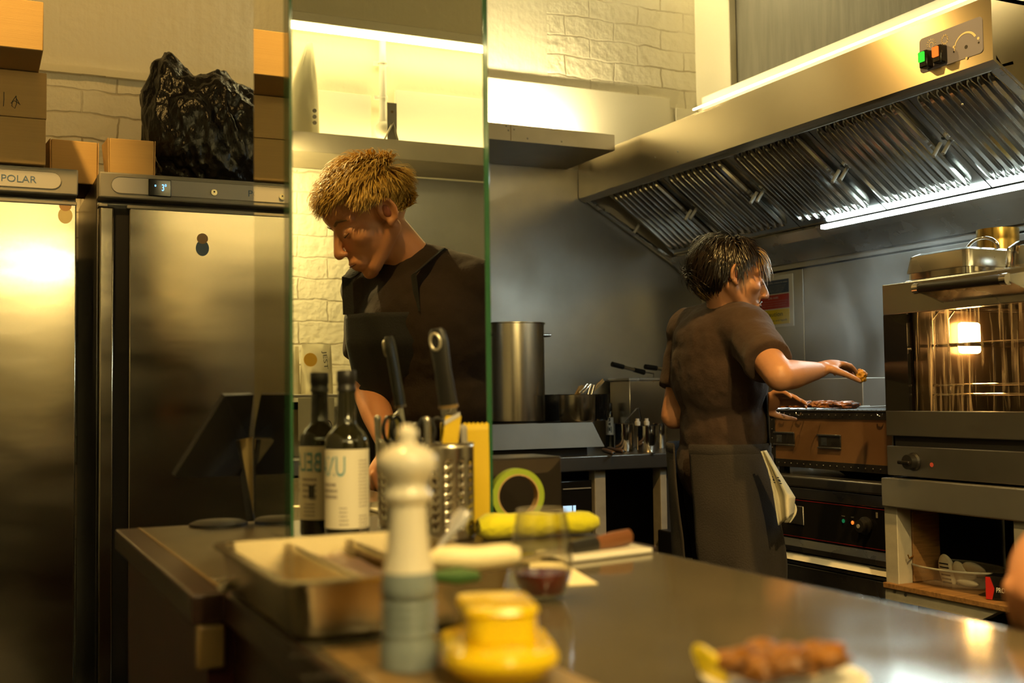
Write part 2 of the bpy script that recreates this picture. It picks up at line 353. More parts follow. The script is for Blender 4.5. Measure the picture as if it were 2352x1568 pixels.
tag(MB().box((.1,-1.31,2.135),(1.12,-1.29,2.154)).build('light_strip', glow('under_fill', (1,.78,.33), 260)), 'added glowing strip under the shelf brightening the bricks behind the blond cook', 'light')  # added glow to brighten the bricks, kept out of the mirror's view
t = thing('prep_counter', 'dark prep counter with a steel edge along the front wall', 'counter', (.7,-1.05,0))
MB().box((-1.65,-.80,0),(3.1,-.78,.86)).box((-1.65,-1.34,0),(3.1,-.801,.85)).build('cabinet', M['black'], t)
MB().box((-1.65,-1.34,.861),(3.1,-.76,.92)).build('worktop', M['splash'], t, bevel=.003)
# ------------------------------------------------------------------ extractor hood
HY0, HY1 = PX(2281,137.7,2.5).y, 4.53
t = thing('extractor_hood', 'long slanted stainless steel extractor hood over the grill', 'extractor hood', (2.8,3.3,1.757))
b = MB().prism([(2.5,HY0,2.046),(2.5,HY0,2.224),(2.512,HY0,2.224),(2.512,HY0,2.06),(2.532,HY0,2.036),(2.53,HY0,2.028)], (0,HY1-HY0,0))
b.build('fascia', M['hood'], t, smooth=0)
MB().prism([(2.53,HY0,2.028),(2.532,HY0,2.036),(2.575,HY0,2.05),(2.578,HY0,2.042)], (0,HY1-HY0,0)).build('front_lip', M['steel'], t, smooth=0)
for y in (HY0, HY1-.012):
    MB().prism([(2.512,y,2.048),(2.512,y,2.224),(3.085,y,2.224),(3.085,y,1.69),(3.0,y,1.757)], (0,.012,0)).build('end_panel', M['hood'] if y == HY0 else M['lgrey_pl'], t, smooth=0)
for y, s_ in ((HY0+.012,1), (HY1-.012,-1)):
    MB().prism([(2.52,y,2.040),(2.52,y,2.052),(3.0,y,1.775),(3.0,y,1.763)], (0,.03*s_,0)).build('side_lip', M['steel'], t, smooth=0)
MB().box((2.512,HY0,2.212),(3.085,HY1,2.224)).build('top_sheet', M['dark_steel'], t)
MB().prism([(2.965,HY0,1.79),(2.972,HY0,1.80),(3.01,HY0,1.775),(3.085,HY0,1.70),(3.085,HY0,1.69),(3.0,HY0,1.757)], (0,HY1-HY0,0)).build('rear_gutter', M['steel'], t, smooth=0)
FA, FB = V(2.585,0,2.075), V(2.965,0,1.797)
def slope(px, py):
    d = ray(px, py); n_ = V(FB.z-FA.z,0,-(FB.x-FA.x)); k = (FA-EYEP).dot(n_)/d.dot(n_); return EYEP+d*k
ys = [4.47]+[slope(px,py).y for px,py in ((1607,492),(1760,452),(1951,402),(2186,340))]; ys.append(ys[-1]-(ys[-2]-ys[-1])*1.02)
sd = (FB-FA); sn = V(-sd.z,0,sd.x).normalized(); sn = sn if sn.z < 0 else -sn
for i in range(5):
    ya, yb = ys[i], max(ys[i+1], HY0+.02)
    fl = MB(); fl.obox((FA+FB)/2+V(0,(ya+yb)/2,0)-sn*.012, sd/2, V(0,(ya-yb)/2-.003,0), sn*.004)
    f_ = fl.build('grease_filter', M['baffle'], t)
    n_ = 9 if i < 3 else 9
    rb = MB()
    for k in range(n_):
        y = ya-(ya-yb)*(.085+.83*(k+.5)/n_); a = FA+sd*.06+V(0,y,0); c = FA+sd*.93+V(0,y,0); m_ = []
        for u in (0,.04,.1,.9,.96,1): m_.append(a.lerp(c,u)-sn*.006+sn*(.004 if u in (0,1) else .012))
        rb.tube(m_, [.002,.009,.014,.014,.009,.002], 8, flat=(0,1,0))
    rb.build('baffle', M['baffle'], f_)
    for y in ([ya-.018] if i == 0 else [])+([yb+.02] if i < 4 else [])+([ya-.02] if 0 < i else []):
        p = FA+sd*.50+V(0,y,0)+sn*.012; q = p+sd.normalized()*.004
        MB().tube([p-sn*.01, p+sn*.045], .0068, 12).build('handle', M['white_metal'], f_)
ty = PX(1895,530,2.97).y
tb = MB().box((2.95,HY0+.03,1.778),(2.972,ty,1.792)).build('tube_lamp', M['tube'], t)
# control plate on the fascia
def FC(px, py, o=0): p = PX(px, py, 2.5); return V(2.5-o, p.y, p.z)
c0 = FC(2185,105); wy, hz = .5*(FC(2113,120).y-FC(2258,90).y), .5*(FC(2120,88).z-FC(2120,168).z)
cy, cz = .5*(FC(2113,120).y+FC(2258,90).y), .5*(FC(2120,88).z+FC(2120,168).z)
def rr(cy, cz, wy, hz, r, x, n=6):
    out = []
    for sy, sz, a0 in ((1,1,0),(-1,1,90),(-1,-1,180),(1,-1,270)):
        for k in range(n+1):
            a = math.radians(a0+90*k/n); out.append(V(x, cy+sy*(wy-r)+r*math.cos(a), cz+sz*(hz-r)+r*math.sin(a)))
    return out
cp = MB().prism(rr(cy,cz,wy,hz,.012,2.4985), (.003,0,0)).build('control_plate', mat('lilac_plate', (.23,.23,.33), .35), t, smooth=0)
pr = mat('cream_print', (.85,.72,.45), .5)
for px, py, gm, nm in ((2136,136,M['green_l'],'green_rocker_switch'),(2168,124,M['orange_l'],'orange_rocker_switch')):
    p = FC(px, py); sw = MB().box((2.470,p.y-.016,p.z-.028),(2.4985,p.y+.014,p.z+.022)).build('rocker_switch', M['black_g'], t, bevel=.004)
    MB().box((2.464,p.y-.010,p.z-.012),(2.471,p.y+.012,p.z+.018)).build('lit_cap', gm, sw, bevel=.003)
def ring(b, cy, cz, r, a0, a1, w0, w1, n=24, x=2.4980):
    vs = []; 
    for k in range(n+1):
        a = math.radians(a0+(a1-a0)*k/n); w_ = w0+(w1-w0)*k/n
        for q in (r-w_/2, r+w_/2): vs.append((x, cy-q*math.cos(a), cz+q*math.sin(a)))
    b.add(vs, [(2*k,2*k+1,2*k+3,2*k+2) for k in range(n)])
b = MB(); d_ = FC(2219,108); ring(b, d_.y, d_.z, .040, 185, 30, .002, .007)
for px, py in ((2192,108),(2248,88),(2221,134)): q = FC(px,py); ring(b, q.y, q.z, .002, 0, 360, .004, .004, 14)
q = FC(2140,103); ring(b, q.y, q.z, .0075, -60, 240, .0014, .0014)
for k in range(9):
    a = math.radians(-10+200*k/8); b.tube([(2.498,q.y-.013*math.cos(a),q.z+.013*math.sin(a)),(2.498,q.y-.018*math.cos(a),q.z+.018*math.sin(a))], .0007, 5)
q = FC(2171,91); pts = [V(2.498, q.y-(.013 if k%2 else .009)*math.cos(2*PI*k/24), q.z+(.015 if k%2 else .010)*math.sin(2*PI*k/24)) for k in range(25)]
b.tube(pts, .0007, 5, caps=False); b.build('dial_print', pr, t, smooth=0)
b = MB()
for px, py, r_ in ((2220,108,.0055),(2192,119,.0028),(2249,98,.003)): MB().lathe([(0,0),(r_,0),(r_,.003),(0,.003)], FC(px,py)-V(.002,0,0), 16, (1,0,0)).build('dial_hole', M['black'], t)
b = MB()
for px, py in ((2210,240),(1557,348),(1505,361),(1390,395)): MB().ell(FC(px,py), (.002,.004,.004), n=8, m=6).build('rivet', M['steel'], t)
# lit duct box on the hood
py1 = PX(1612,225,2.86).y
t = thing('duct_box', 'pale steel duct box on top of the hood below the led line', 'duct', (2.95,3.3,2.224))
MB().box((2.86,1.2,2.224),(3.09,py1,2.435)).build('box_sheet', M['gloss_white'], t, bevel=.002)
tag(MB().box((2.805,1.25,2.372),(2.811,py1-.01,2.378)).build('light_strip', glow('led_line2', (1,.82,.42), 26)), 'bright led line along the duct box on top of the hood', 'light')
# ------------------------------------------------------------------ fridges
def fridge(x0, label, ctrl):
    t = thing('upright_fridge', label, 'fridge', (x0+.34,4.1,0), 0, 'tall steel fridges against the back wall')
    x1 = x0+.68; Z = 1.868
    MB().box((x0,3.81,.08),(x1,4.48,Z-.002)).build('cabinet', M['grey_pl'] if False else M['dark_steel'], t, bevel=.004)
    hd = MB().box((x0,3.73,1.787),(x1,3.81,Z)).build('header_panel', M['grey_pl'], t, bevel=.005)
    cz = 1.829
    b = MB(); P = []
    for s_, ex in ((-1,x0+.062),(1,x1-.075)):
        for k in range(9):
            a = PI/2+PI*k/8 if s_ < 0 else -PI/2+PI*k/8
            P.append(V(ex+.026*math.cos(a), 3.7285, cz+.026*math.sin(a)))
    P = P[:9]+P[9:]
    b.prism(P, (0,.004,0)).build('header_inset', M['lgrey_pl'], hd, smooth=0)
    b = MB(); b.tube([p+V(0,-.0005,0) for p in P]+[P[0]+V(0,-.0005,0)], .0012, 5, caps=False); b.build('inset_rim', M['grey_pl'], hd)
    lx = x0+.395
    text('POLAR', 'lettering', M['blueprint'], hd, (lx+.068,3.728,cz-.012), (1,0,0), (0,0,1), .098, .021, depth=.0006)
    if ctrl:
        c = MB().box((x0+.147,3.7235,cz-.030),(x0+.217,3.7285,cz+.024)).build('controller', M['black_g'], hd, bevel=.004)
        text('3°', 'digit', M['blue_l'], c, (x0+.188,3.7235,cz-.012), (1,0,0), (0,0,1), .014, .022)
        MB().box((x0+.166,3.7232,cz+.001),(x0+.170,3.7236,cz+.006)).build('indicator', M['blue_l'], c)
    k = MB().lathe([(0,0),(.010,0),(.010,.006),(0,.006)], (x0+.352,3.729,cz-.006), 24, (0,-1,0)).build('lock', mat('brass_lock', (.7,.62,.4), .3, .8), hd)
    MB().lathe([(0,0),(.003,0),(.003,.0012),(0,.0012)], (x0+.352,3.7235,cz-.004), 12, (0,-1,0)).build('keyhole', M['black'], k)
    MB().box((x0+.004,3.775,.12),(x1-.004,3.81,1.772)).build('door_gasket', M['black'], t)
    d = MB().box((x0+.092,3.75,.125),(x1-.003,3.80,1.762)).build('door', M['fridge'], t, bevel=.004)
    MB().box((x0+.086,3.746,1.758),(x1-.002,3.80,1.770)).build('door_cap', M['grey_pl'], d, bevel=.003)
    st = MB().box((x0+.003,3.75,.125),(x0+.047,3.80,1.762)).build('handle_stile', M['fridge'], t, bevel=.006)
    MB().box((x0+.001,3.746,1.760),(x0+.028,3.80,1.772)).build('stile_cap', M['grey_pl'], st, bevel=.003)
    MB().box((x0+.046,3.768,.125),(x0+.093,3.79,1.76)).build('handle_recess', M['void'], t)
    for xx in (x0+.05, x1-.05):
        MB().cap((xx,3.9,.02),(xx,3.9,.08),.02,.02).build('foot', M['black'], t)
    return t
fridge(.3575, 'tall steel fridge with a lit blue temperature display, beside the mirror pillar', True)
fridge(.2965-.68, 'tall steel fridge at the left edge under the stacked cardboard boxes', False)
# plain stickers on the doors
def sticker(px, py, w_, h_, c1, c2, label):
    p = PY(px, py, 3.7492); t = thing('door_sticker', label, 'sticker', p)
    def blob(cx, cz, a, b_, y): return [V(p.x+cx+a*math.cos(2*PI*k/20), p.y-y, p.z+cz+b_*math.sin(2*PI*k/20)) for k in range(20)]
    MB().prism(blob(0,h_*.28,w_*.42,h_*.24,.0008), (0,.0008,0)).build('sticker_top', c1, t, smooth=0)
    MB().prism(blob(0,-h_*.15,w_*.5,h_*.36,.0006), (0,.0006,0)).build('sticker_base', c2, t, smooth=0)
tan = mat('tan_print', (.42,.24,.09), .4); 
sticker(150, 487, .042, .070, tan, mat('pale_print', (.60,.48,.2), .4), 'tan sticker on the upper right of the left fridge door')
sticker(465, 562, .042, .072, tan, mat('dull_blue_print', (.09,.15,.22), .4), 'blue and tan sticker on the middle fridge door')
# ------------------------------------------------------------------ boxes and bin bag on the fridges
FT = 1.868
def carton(name, label, a, b_, rot=0, marks=None, lid=None, flap=False):
    c = V((a[0]+b_[0])/2, (a[1]+b_[1])/2, a[2]); t = thing(name, label, 'box', c, rot, 'cardboard boxes on the fridges')
    hx, hy, hz = (b_[0]-a[0])/2, (b_[1]-a[1])/2, b_[2]-a[2]
    MB().box((-hx,-hy,0),(hx,hy,hz)).build('carton', M['card'], t, bevel=.003, world=False)
    MB().box((-.0006,-hy-.0006,hz*.0),(.0006,hy+.0006,hz)).build('edge_line', M['card_lid'], t, world=False) if False else None
    if flap:
        for s_ in (-1,1): MB().prism([(s_*hx,-hy,hz*.0),(s_*hx,hy,hz*.0),(s_*(hx+.012),hy,hz+.0),(s_*(hx+.002),-hy,hz)], (s_*.003,0,0)).build('flap', M['card_lid'], t, world=False)
    return t
xr = PY(105,330,3.715).x
z1 = PY(60,270,3.715).z; z2 = PY(60,163,3.715).z
carton('cardboard_box', 'cardboard box lowest in the stack on the left fridge', (xr-.42,3.715,FT+.004), (xr,4.1,z1-.001))
t = carton('cardboard_box', 'shaded cardboard box with scribbled pen marks, middle of the left stack', (xr-.42,3.717,z1+.001), (xr+.002,4.1,z2))
b = MB()
def pen(pts): b.tube([PY(x,y,3.7165) for x,y in pts], .0011, 5)
pen([(9,211),(9,228),(8,244)]); pen([(37,220),(28,233),(27,243),(34,249),(38,238),(37,220)]); pen([(37,225),(46,241)]); pen([(25,237),(33,231),(44,238)])
b.build('pen_mark', M['ink'], t)
xt = PY(100,80,3.49).x; zt0 = PY(98,146,3.49).z; zt1 = PY(98,33,3.49).z
carton('cardboard_box', 'brightly lit cardboard box overhanging at the top of the left stack', (xt-.40,3.49,z2+.002), (xt,3.96,z2+.002+zt1-zt0))
p = PY(112,330,3.96); q = PY(219,330,3.96)
carton('cardboard_box', 'small dark cardboard box bridging the gap between the two fridges', (p.x,3.98,FT+.002), (q.x,4.28,PY(160,322,3.98).z), .06, flap=True)
p = PY(253,330,3.83); q = PY(355,330,3.83)
carton('cardboard_box', 'small open cardboard box beside the black bin bag', (p.x,3.83,FT+.002), (q.x,3.955,PY(300,320,3.83).z), -.03, flap=True)
def binbag():
    b = bmesh.new(); bmesh.ops.create_icosphere(b, subdivisions=6, radius=1)
    c = PY(468,300,4.16); base = FT+.003
    pk = [(PY(370,90,4.16),.16,1.25),(PY(498,168,4.14),.12,.8),(PY(560,205,4.14),.16,.55),(PY(405,215,4.14),.1,.3)]
    x0, x1 = PY(326,250,4.16).x, PY(640,250,4.16).x; cx, hw = (x0+x1)/2, (x1-x0)/2
    z1 = PY(470,225,4.16).z; hz = (z1-base)
    for v in b.verts:
        d = v.co.copy(); x = cx+d.x*hw; y = 4.15+d.y*.19; z = base+hz*(.5+.5*d.z) if d.z < 0 else base+hz*(.5+.5*d.z**.8)
        for P_, wd, amt in pk:
            g = math.exp(-((x-P_.x)/wd*1.6)**2-((y-4.15)/.10)**2*(1 if amt > 1 else .5)); top = max(0, d.z)**.7
            z = z*(1-g*top)+max(z, P_.z)*(g*top)
        k = noise.noise(V(x*9,y*9,z*9))*.016-abs(noise.noise(V(x*15+3+z*3,y*14,z*4)))*.034-abs(noise.noise(V(x*34+5-z*6,y*30,z*11)))*.018-abs(noise.noise(V(x*70+z*14,y*62,z*26)))*.009+.02
        s_ = 1 if z > base+.02 else .3
        v.co = V(x+d.x*k*s_, y+d.y*k*s_-.02*math.exp(-((z-base-.03)/.03)**2), max(base, z+d.z*k*s_))
    # the sagging fold over the front edge
    me = bpy.data.meshes.new('bin_bag'); b.to_mesh(me); b.free(); me.polygons.foreach_set('use_smooth', [True]*len(me.polygons)); me.materials.append(M['bag'])
    o = bpy.data.objects.new('bin_bag', me); C.objects.link(o)
    tag(o, 'crumpled black bin bag on top of the fridge beside the mirror pillar', 'bag')
binbag()
# ------------------------------------------------------------------ mirror-clad pillar on the counter
xc = PY(667,600,YM).x; xm = PY(1121,600,YM).x; yl = PX(584,700,xc).y
t = thing('mirror_pillar', 'square pillar clad in mirror glass standing on the near counter', 'mirror', ((xc+xm)/2,YM+.12,ZC))
MB().box((xc+.012,YM+.012,ZC+.001),(xm-.002,yl-.001,ZT)).build('core', M['void'], t)
MB().box((xc+.004,YM,ZC+.001),(xm,YM+.010,ZT)).build('front_mirror', M['mirror'], t, smooth=0)
MB().box((xc,YM+.012,ZC+.001),(xc+.010,yl,ZT)).build('side_mirror', M['mirror'], t, smooth=0)
b = MB(); b.box((xc-.0015,YM-.001,ZC+.001),(xc+.004,YM+.034,ZT)); b.box((xm-.006,YM-.0015,ZC+.001),(xm+.004,YM+.010,ZT))
b.build('glass_edge', M['gedge'], t, bevel=.0012)
# ------------------------------------------------------------------ near counter
KX0, KX1, KY0, KY1 = .229, .905, .35, 2.088
ys_ = PZ(440,1365,ZC).y
t = thing('bar_counter', 'dark counter in the foreground with a worn glossy steel top', 'counter', (.57,1.2,0))
KN = .863; wtp = MB().prism([(KX0+.036,KY0,ZC-.035),(KN,KY0,ZC-.035),(KN,1.395,ZC-.035),(KX1,1.42,ZC-.035),(KX1,KY1,ZC-.035),(KX0,KY1,ZC-.035),(KX0,ys_,ZC-.035),(KX0+.036,ys_,ZC-.035)], (0,0,.034)); wtp.build('worktop', M['wood_d'], t, bevel=.003, smooth=0)
MB().box((KX0+.040,YM-.30,ZC-.001),(KX1-.03,KY1-.01,ZC)).build('laminate_sheet', M['counter'], t)
MB().box((KX0+.036,ys_,ZC-.001),(KX0+.040,KY1-.01,ZC+.0006)).build('inlay', M['ctrim'], t)
MB().box((KX0+.041,KY0,ZC-.001),(KN-.0005,YM-.301,ZC)).build('steel_sheet', M['csteel'], t)
MB().box((KX0+.02,ys_+.012,0),(KX1-.05,KY1-.02,ZC-.036)).build('base_panel', mat('dark_red_wood', (.045,.008,.006), .45, var=.3), t)
MB().box((KX0+.05,KY0,0),(KN-.04,ys_+.01,ZC-.036)).build('front_panel', M['wood_d'], t)
MB().box((KX0+.005,ys_-.006,ZC-.085),(KX0+.036,ys_+.010,ZC-.036)).build('bracket', M['ctrim'], t, bevel=.003)
e = MB(); e.tube([(KN+.002,KY0,ZC-.008),(KN+.002,1.39,ZC-.008)], .008, 10); e.build('steel_edge', M['steel'], t)
# allergy note lying flat under the pepper mill
a = PZ(640,1500,ZC); t = thing('allergy_note', 'amber laminated note with printed words lying under the pepper mill', 'sign', (a.x+.1,.86,ZC+.0005))
MB().box((KX0+.05,.74,ZC+.0003),(KX0+.20,.985,ZC+.0014)).build('sheet', M['amber'], t)
a = PZ(700,1562,ZC+.0016); c = PZ(905,1535,ZC+.0016)
text('tolerance?', 'lettering', M['ink'], t, a, c-a, V(-(c-a).y,(c-a).x,0), (c-a).length, .017)
text('Any allergies or', 'lettering', M['ink'], t, PZ(690,1530,ZC+.0016)+V(0,.03,0), c-a, V(-(c-a).y,(c-a).x,0), .10, .012)
# ------------------------------------------------------------------ gastronorm pan
RZ = ZC+.058
pn, pr_, pf = PZ(657,1348,RZ), PZ(1203,1291,RZ), PZ(498,1244,RZ)
px0, px1, py0, py1 = pn.x, pr_.x, (pn.y+pr_.y)/2, (pf.y+PZ(900,1218,RZ).y)/2
t = thing('steel_pan', 'wide steel serving pan with dividers in the foreground, lit amber', 'pan', ((px0+px1)/2,(py0+py1)/2,ZC+.0016))
def loop(x0,x1,y0,y1,r,z,n=6):
    o = []
    for cx, cy, a0 in ((x1-r,y1-r,0),(x0+r,y1-r,90),(x0+r,y0+r,180),(x1-r,y0+r,270)):
        for k in range(n+1): a = math.radians(a0+90*k/n); o.append(V(cx+r*math.cos(a), cy+r*math.sin(a), z))
    return o
def panmesh(x0,x1,y0,y1,z0,z1,rim=.010,r=.018,th=.0012,inset=.008):
    L = [loop(x0-rim,x1+rim,y0-rim,y1+rim,r+rim,z1-.003), loop(x0-rim,x1+rim,y0-rim,y1+rim,r+rim,z1), loop(x0,x1,y0,y1,r,z1), loop(x0+inset,x1-inset,y0+inset,y1-inset,r,z0+.006),
         loop(x0+inset+.006,x1-inset-.006,y0+inset+.006,y1-inset-.006,r,z0+th), loop(x0+inset+.006,x1-inset-.006,y0+inset+.006,y1-inset-.006,r,z0), loop(x0+inset-th,x1-inset+th,y0+inset-th,y1-inset+th,r+th,z0+.006), loop(x0-th,x1+th,y0-th,y1+th,r+th,z1-.003)]
    n = len(L[0]); b = MB(); fs = []
    for i in range(len(L)):
        j = (i+1)%len(L)
        if i == 4: continue
        for k in range(n): fs.append((i*n+k, i*n+(k+1)%n, j*n+(k+1)%n, j*n+k))
    fs.append(tuple(range(4*n,5*n))); fs.append(tuple(range(5*n,6*n)))
    return b.add([p for l in L for p in l], fs)
pan = panmesh(px0+.01,px1-.01,py0+.01,py1-.01,ZC+.002,RZ).build('pan_body', M['pan_steel'], t)
dx = PZ(745,1240,RZ).x
def divider(x, sag):
    def fn(u,v_): y = py0+.016+(py1-py0-.032)*u; return V(x+.006*math.sin(u*3), y, ZC+.006+(RZ-.004-sag*math.sin(PI*u)-ZC-.006)*v_)
    return MB().grid(fn,12,4)
xs = [px0+(px1-px0)*f for f in (.36,.66)]
for x in xs: divider(x,.004).build('divider', M['pan_steel'], t, solid=.0016)
sc_ = mat('brown_sauce', (.09,.026,.005), .35, bump=.4, bscale=60)
tag(MB().grid(lambda u,v_: V(xs[0]+.014+(xs[1]-xs[0]-.024)*u, py0+.06+(py1-py0-.085)*v_, ZC+.036+.004*noise.noise(V(u*5,v_*5,1))), 10, 14).build('brown_sauce', sc_, solid=.006), 'brown sauce in the middle section of the steel pan', 'sauce')
# leek and spoon on the pan
a, c = PZ(985,1284,RZ+.012), PZ(1192,1276,RZ+.012)
t = thing('leek', 'thick pale leek lying across the right end of the steel pan', 'leek', a)
MB().tube([a.lerp(c,u)+V(0,0,.001*math.sin(u*9)) for u in [k/8 for k in range(9)]], [.006,.0105,.011,.0112,.011,.011,.011,.0105,.007], 16).build('stalk', mat('pale_leek', (.80,.70,.42), .4), t)
g1 = a+V(.0,-.012,-.014); MB().tube([g1, g1.lerp(c+V(-.03,-.012,-.014),.4), c+V(-.045,-.01,-.014)], [(.004,.006),(.009,.006),(.004,.005)], 10).build('leaf', mat('leek_leaf', (.03,.09,.015), .5), t)
a, c = PZ(1005,1262,RZ+.002), PS(1070,1172,1.22)
t = thing('plastic_spoon', 'clear plastic spoon leaning out of the steel pan', 'spoon', a)
pl = mat('clear_plastic', (.85,.85,.9), .15, trans=.7, ior=1.3)
MB().tube([a, a.lerp(c,.4), a.lerp(c,.75), c], [(.003,.002),(.003,.002),(.009,.003),(.007,.002)], 10, flat=_R).build('spoon', pl, t)
# white handle at the left of the pan
a, c = PZ(512,1348,ZC+.012), PZ(548,1336,ZC+.012)
tag(MB().cap(a, c, .006, .006).build('tool_handle', mat('cream_plastic', (.7,.6,.4), .4)), 'small pale handle of a tool left of the steel pan', 'tool')
# ------------------------------------------------------------------ pepper mill
m0 = PZ(940,1532,ZC+.0016); s_m = (m0-EYEP).dot(_F)
def mz(py): return PX(940,py,m0.x).z
t = thing('pepper_mill', 'white and pale blue pepper mill standing in the foreground', 'pepper mill', m0)
k_ = s_m/FPX
wm = mat('white_glaze', (.78,.72,.58), .14, coat=.4); bm_ = mat('blue_grey_glaze', (.22,.26,.27), .16, coat=.4)
zz = lambda p: mz(p)-m0.z
top = [(0.001,zz(975)),(14*k_,zz(978)),(24*k_,zz(990)),(24*k_,zz(1002)),(17*k_,zz(1013)),(20*k_,zz(1019)),(40*k_,zz(1026)),(60*k_,zz(1038)),(70*k_,zz(1055)),(70*k_,zz(1070)),(62*k_,zz(1088)),(50*k_,zz(1102)),(45*k_,zz(1114)),(48*k_,zz(1124)),(56*k_,zz(1132)),(57*k_,zz(1142)),(52*k_,zz(1150)),(44*k_,zz(1158))]
MB().lathe(list(reversed(top)), m0, 48).build('knob_head', wm, t, smooth=60)
mid = [(44*k_,zz(1157)),(45*k_,zz(1200)),(47*k_,zz(1230)),(50*k_,zz(1265)),(55*k_,zz(1295)),(59*k_,zz(1312))]
MB().lathe(list(reversed(mid)), m0, 48).build('upper_body', wm, t, smooth=60)
low = [(59*k_,zz(1311)),(64*k_,zz(1345)),(62*k_,zz(1372))]
for i in range(4): y = 1376+i*20; low += [(54*k_,zz(y)),(62*k_,zz(y+4)),(65*k_,zz(y+9)),(62*k_,zz(y+15))]
low += [(60*k_,zz(1460)),(66*k_,zz(1475)),(68*k_,zz(1500)),(68*k_,.001),(0,0)]
MB().lathe(list(reversed(low)), m0, 48).build('lower_body', bm_, t, smooth=60)
# ------------------------------------------------------------------ oil bottle
SB = (YM-.074)/ray(797,1100).y
b0 = PS(797,1100,SB); b0 = V(b0.x, b0.y, ZC+.0002); kb = SB/FPX
t = thing('oil_bottle', 'dark oil bottle with a white label standing against the mirror', 'bottle', b0)
hz_ = lambda py: PS(797,py,SB).z-b0.z
dg = mat('dark_bottle_glass', (.012,.011,.004), .06, spec=.7)
MB().lathe([(0,0),(48*kb,0),(50*kb,.004),(50*kb,hz_(1020)),(48*kb,hz_(1006)),(40*kb,hz_(992)),(28*kb,hz_(980)),(22*kb,hz_(968)),(21*kb,hz_(940)),(20*kb,hz_(898)),(0,hz_(897))], b0, 40).build('bottle_glass', dg, t, smooth=50)
MB().lathe([(20*kb,hz_(899)),(22.5*kb,hz_(897)),(22.5*kb,hz_(890)),(21*kb,hz_(888)),(21*kb,hz_(878)),(22.5*kb,hz_(876)),(22.5*kb,hz_(852)),(21*kb,hz_(850)),(0,hz_(850))], b0, 32).build('cap', M['black'], t)
rl = 50.6*kb; z0l, z1l = .026, hz_(1030)
az = math.atan2(-b0.y, -b0.x)                      # towards the eye
def cyl(ang, z, r=rl): return V(b0.x+r*math.cos(az+ang), b0.y+r*math.sin(az+ang), b0.z+z)   # positive angle goes to the right
wl = mat('label_paper', (.74,.68,.52), .55)
lab = MB().grid(lambda u,v_: cyl(-3.6+5.1*u, z0l+(z1l-z0l)*v_), 60, 1).build('label', wl, t, smooth=60)
teal = mat('teal_print', (.12,.30,.34), .5); gry = mat('grey_print', (.30,.25,.2), .6)
text('BELAZU', 'lettering', teal, lab, None, (1,0,0), (0,0,1), 2.55, .030, mapf=lambda x,y: cyl(-2.62+x, z1l-.040+y, rl+.0004))
def lines(b, a0, a1, z0, n, dz, hgt, seed):
    rn = random.Random(seed)
    for i in range(n):
        a = a0; z = z0-i*dz
        while a < a1-.04:
            w_ = min(rn.uniform(.05,.16), a1-a); vs = [cyl(a,z,rl+.0003), cyl(a+w_,z,rl+.0003), cyl(a+w_,z+hgt,rl+.0003), cyl(a,z+hgt,rl+.0003)]; b.add(vs, [(0,1,2,3)]); a += w_+.03
b = MB()
lines(b,.55,1.12,z1l-.018,14,.0052,.0018,1); lines(b,.55,1.12,z1l-.10,9,.005,.0018,2); lines(b,-.35,.05,z1l-.088,5,.006,.002,3)
lines(b,-1.3,-.45,z1l-.055,3,.009,.005,4); lines(b,-2.4,-1.6,z1l-.055,4,.009,.004,5); lines(b,-2.3,-1.7,.05,4,.006,.002,6)
b.build('small_print', gry, lab, smooth=0)
MB().grid(lambda u,v_: cyl(-2.15+.30*(u-.5), z0l+.045+.02*(v_-.5), rl+.0005), 6, 2).build('round_seal', M['ink'], lab)
# ------------------------------------------------------------------ utensil holder with knives
SH = (YM-.108)/ray(1030,1100).y; h0 = PS(1030,1100,SH); h0.z = ZC+.0002; kh = SH/FPX
t = thing('utensil_holder', 'perforated steel utensil holder full of knives beside the oil bottle', 'utensil holder', h0)
rh = 58*kh; th_ = PS(1030,1018,SH).z-h0.z
b = MB(); rings = 22; cols = 48
hh = set((i,j) for i in range(3,19,2) for j in range(0,cols,4))
prof = [(rh, th_*i/rings) for i in range(rings+1)]
vs = [V(h0.x+r*math.cos(2*PI*k/cols+.06), h0.y+r*math.sin(2*PI*k/cols+.06), h0.z+z) for r, z in prof for k in range(cols)]
b.add(vs, [(i*cols+k, i*cols+(k+1)%cols, (i+1)*cols+(k+1)%cols, (i+1)*cols+k) for i in range(rings) for k in range(cols) if (i,k) not in hh]); b.lathe([(0,0),(rh,0),(rh,.002),(0,.002)], h0, 48)
b.build('cup', M['pot'], t, solid=.0012, rec=False)
b = MB(); b.tube([V(h0.x+rh*math.cos(2*PI*k/40), h0.y+rh*math.sin(2*PI*k/40), h0.z+th_) for k in range(41)], .0016, 8, caps=False); b.build('rim', M['pot'], t)
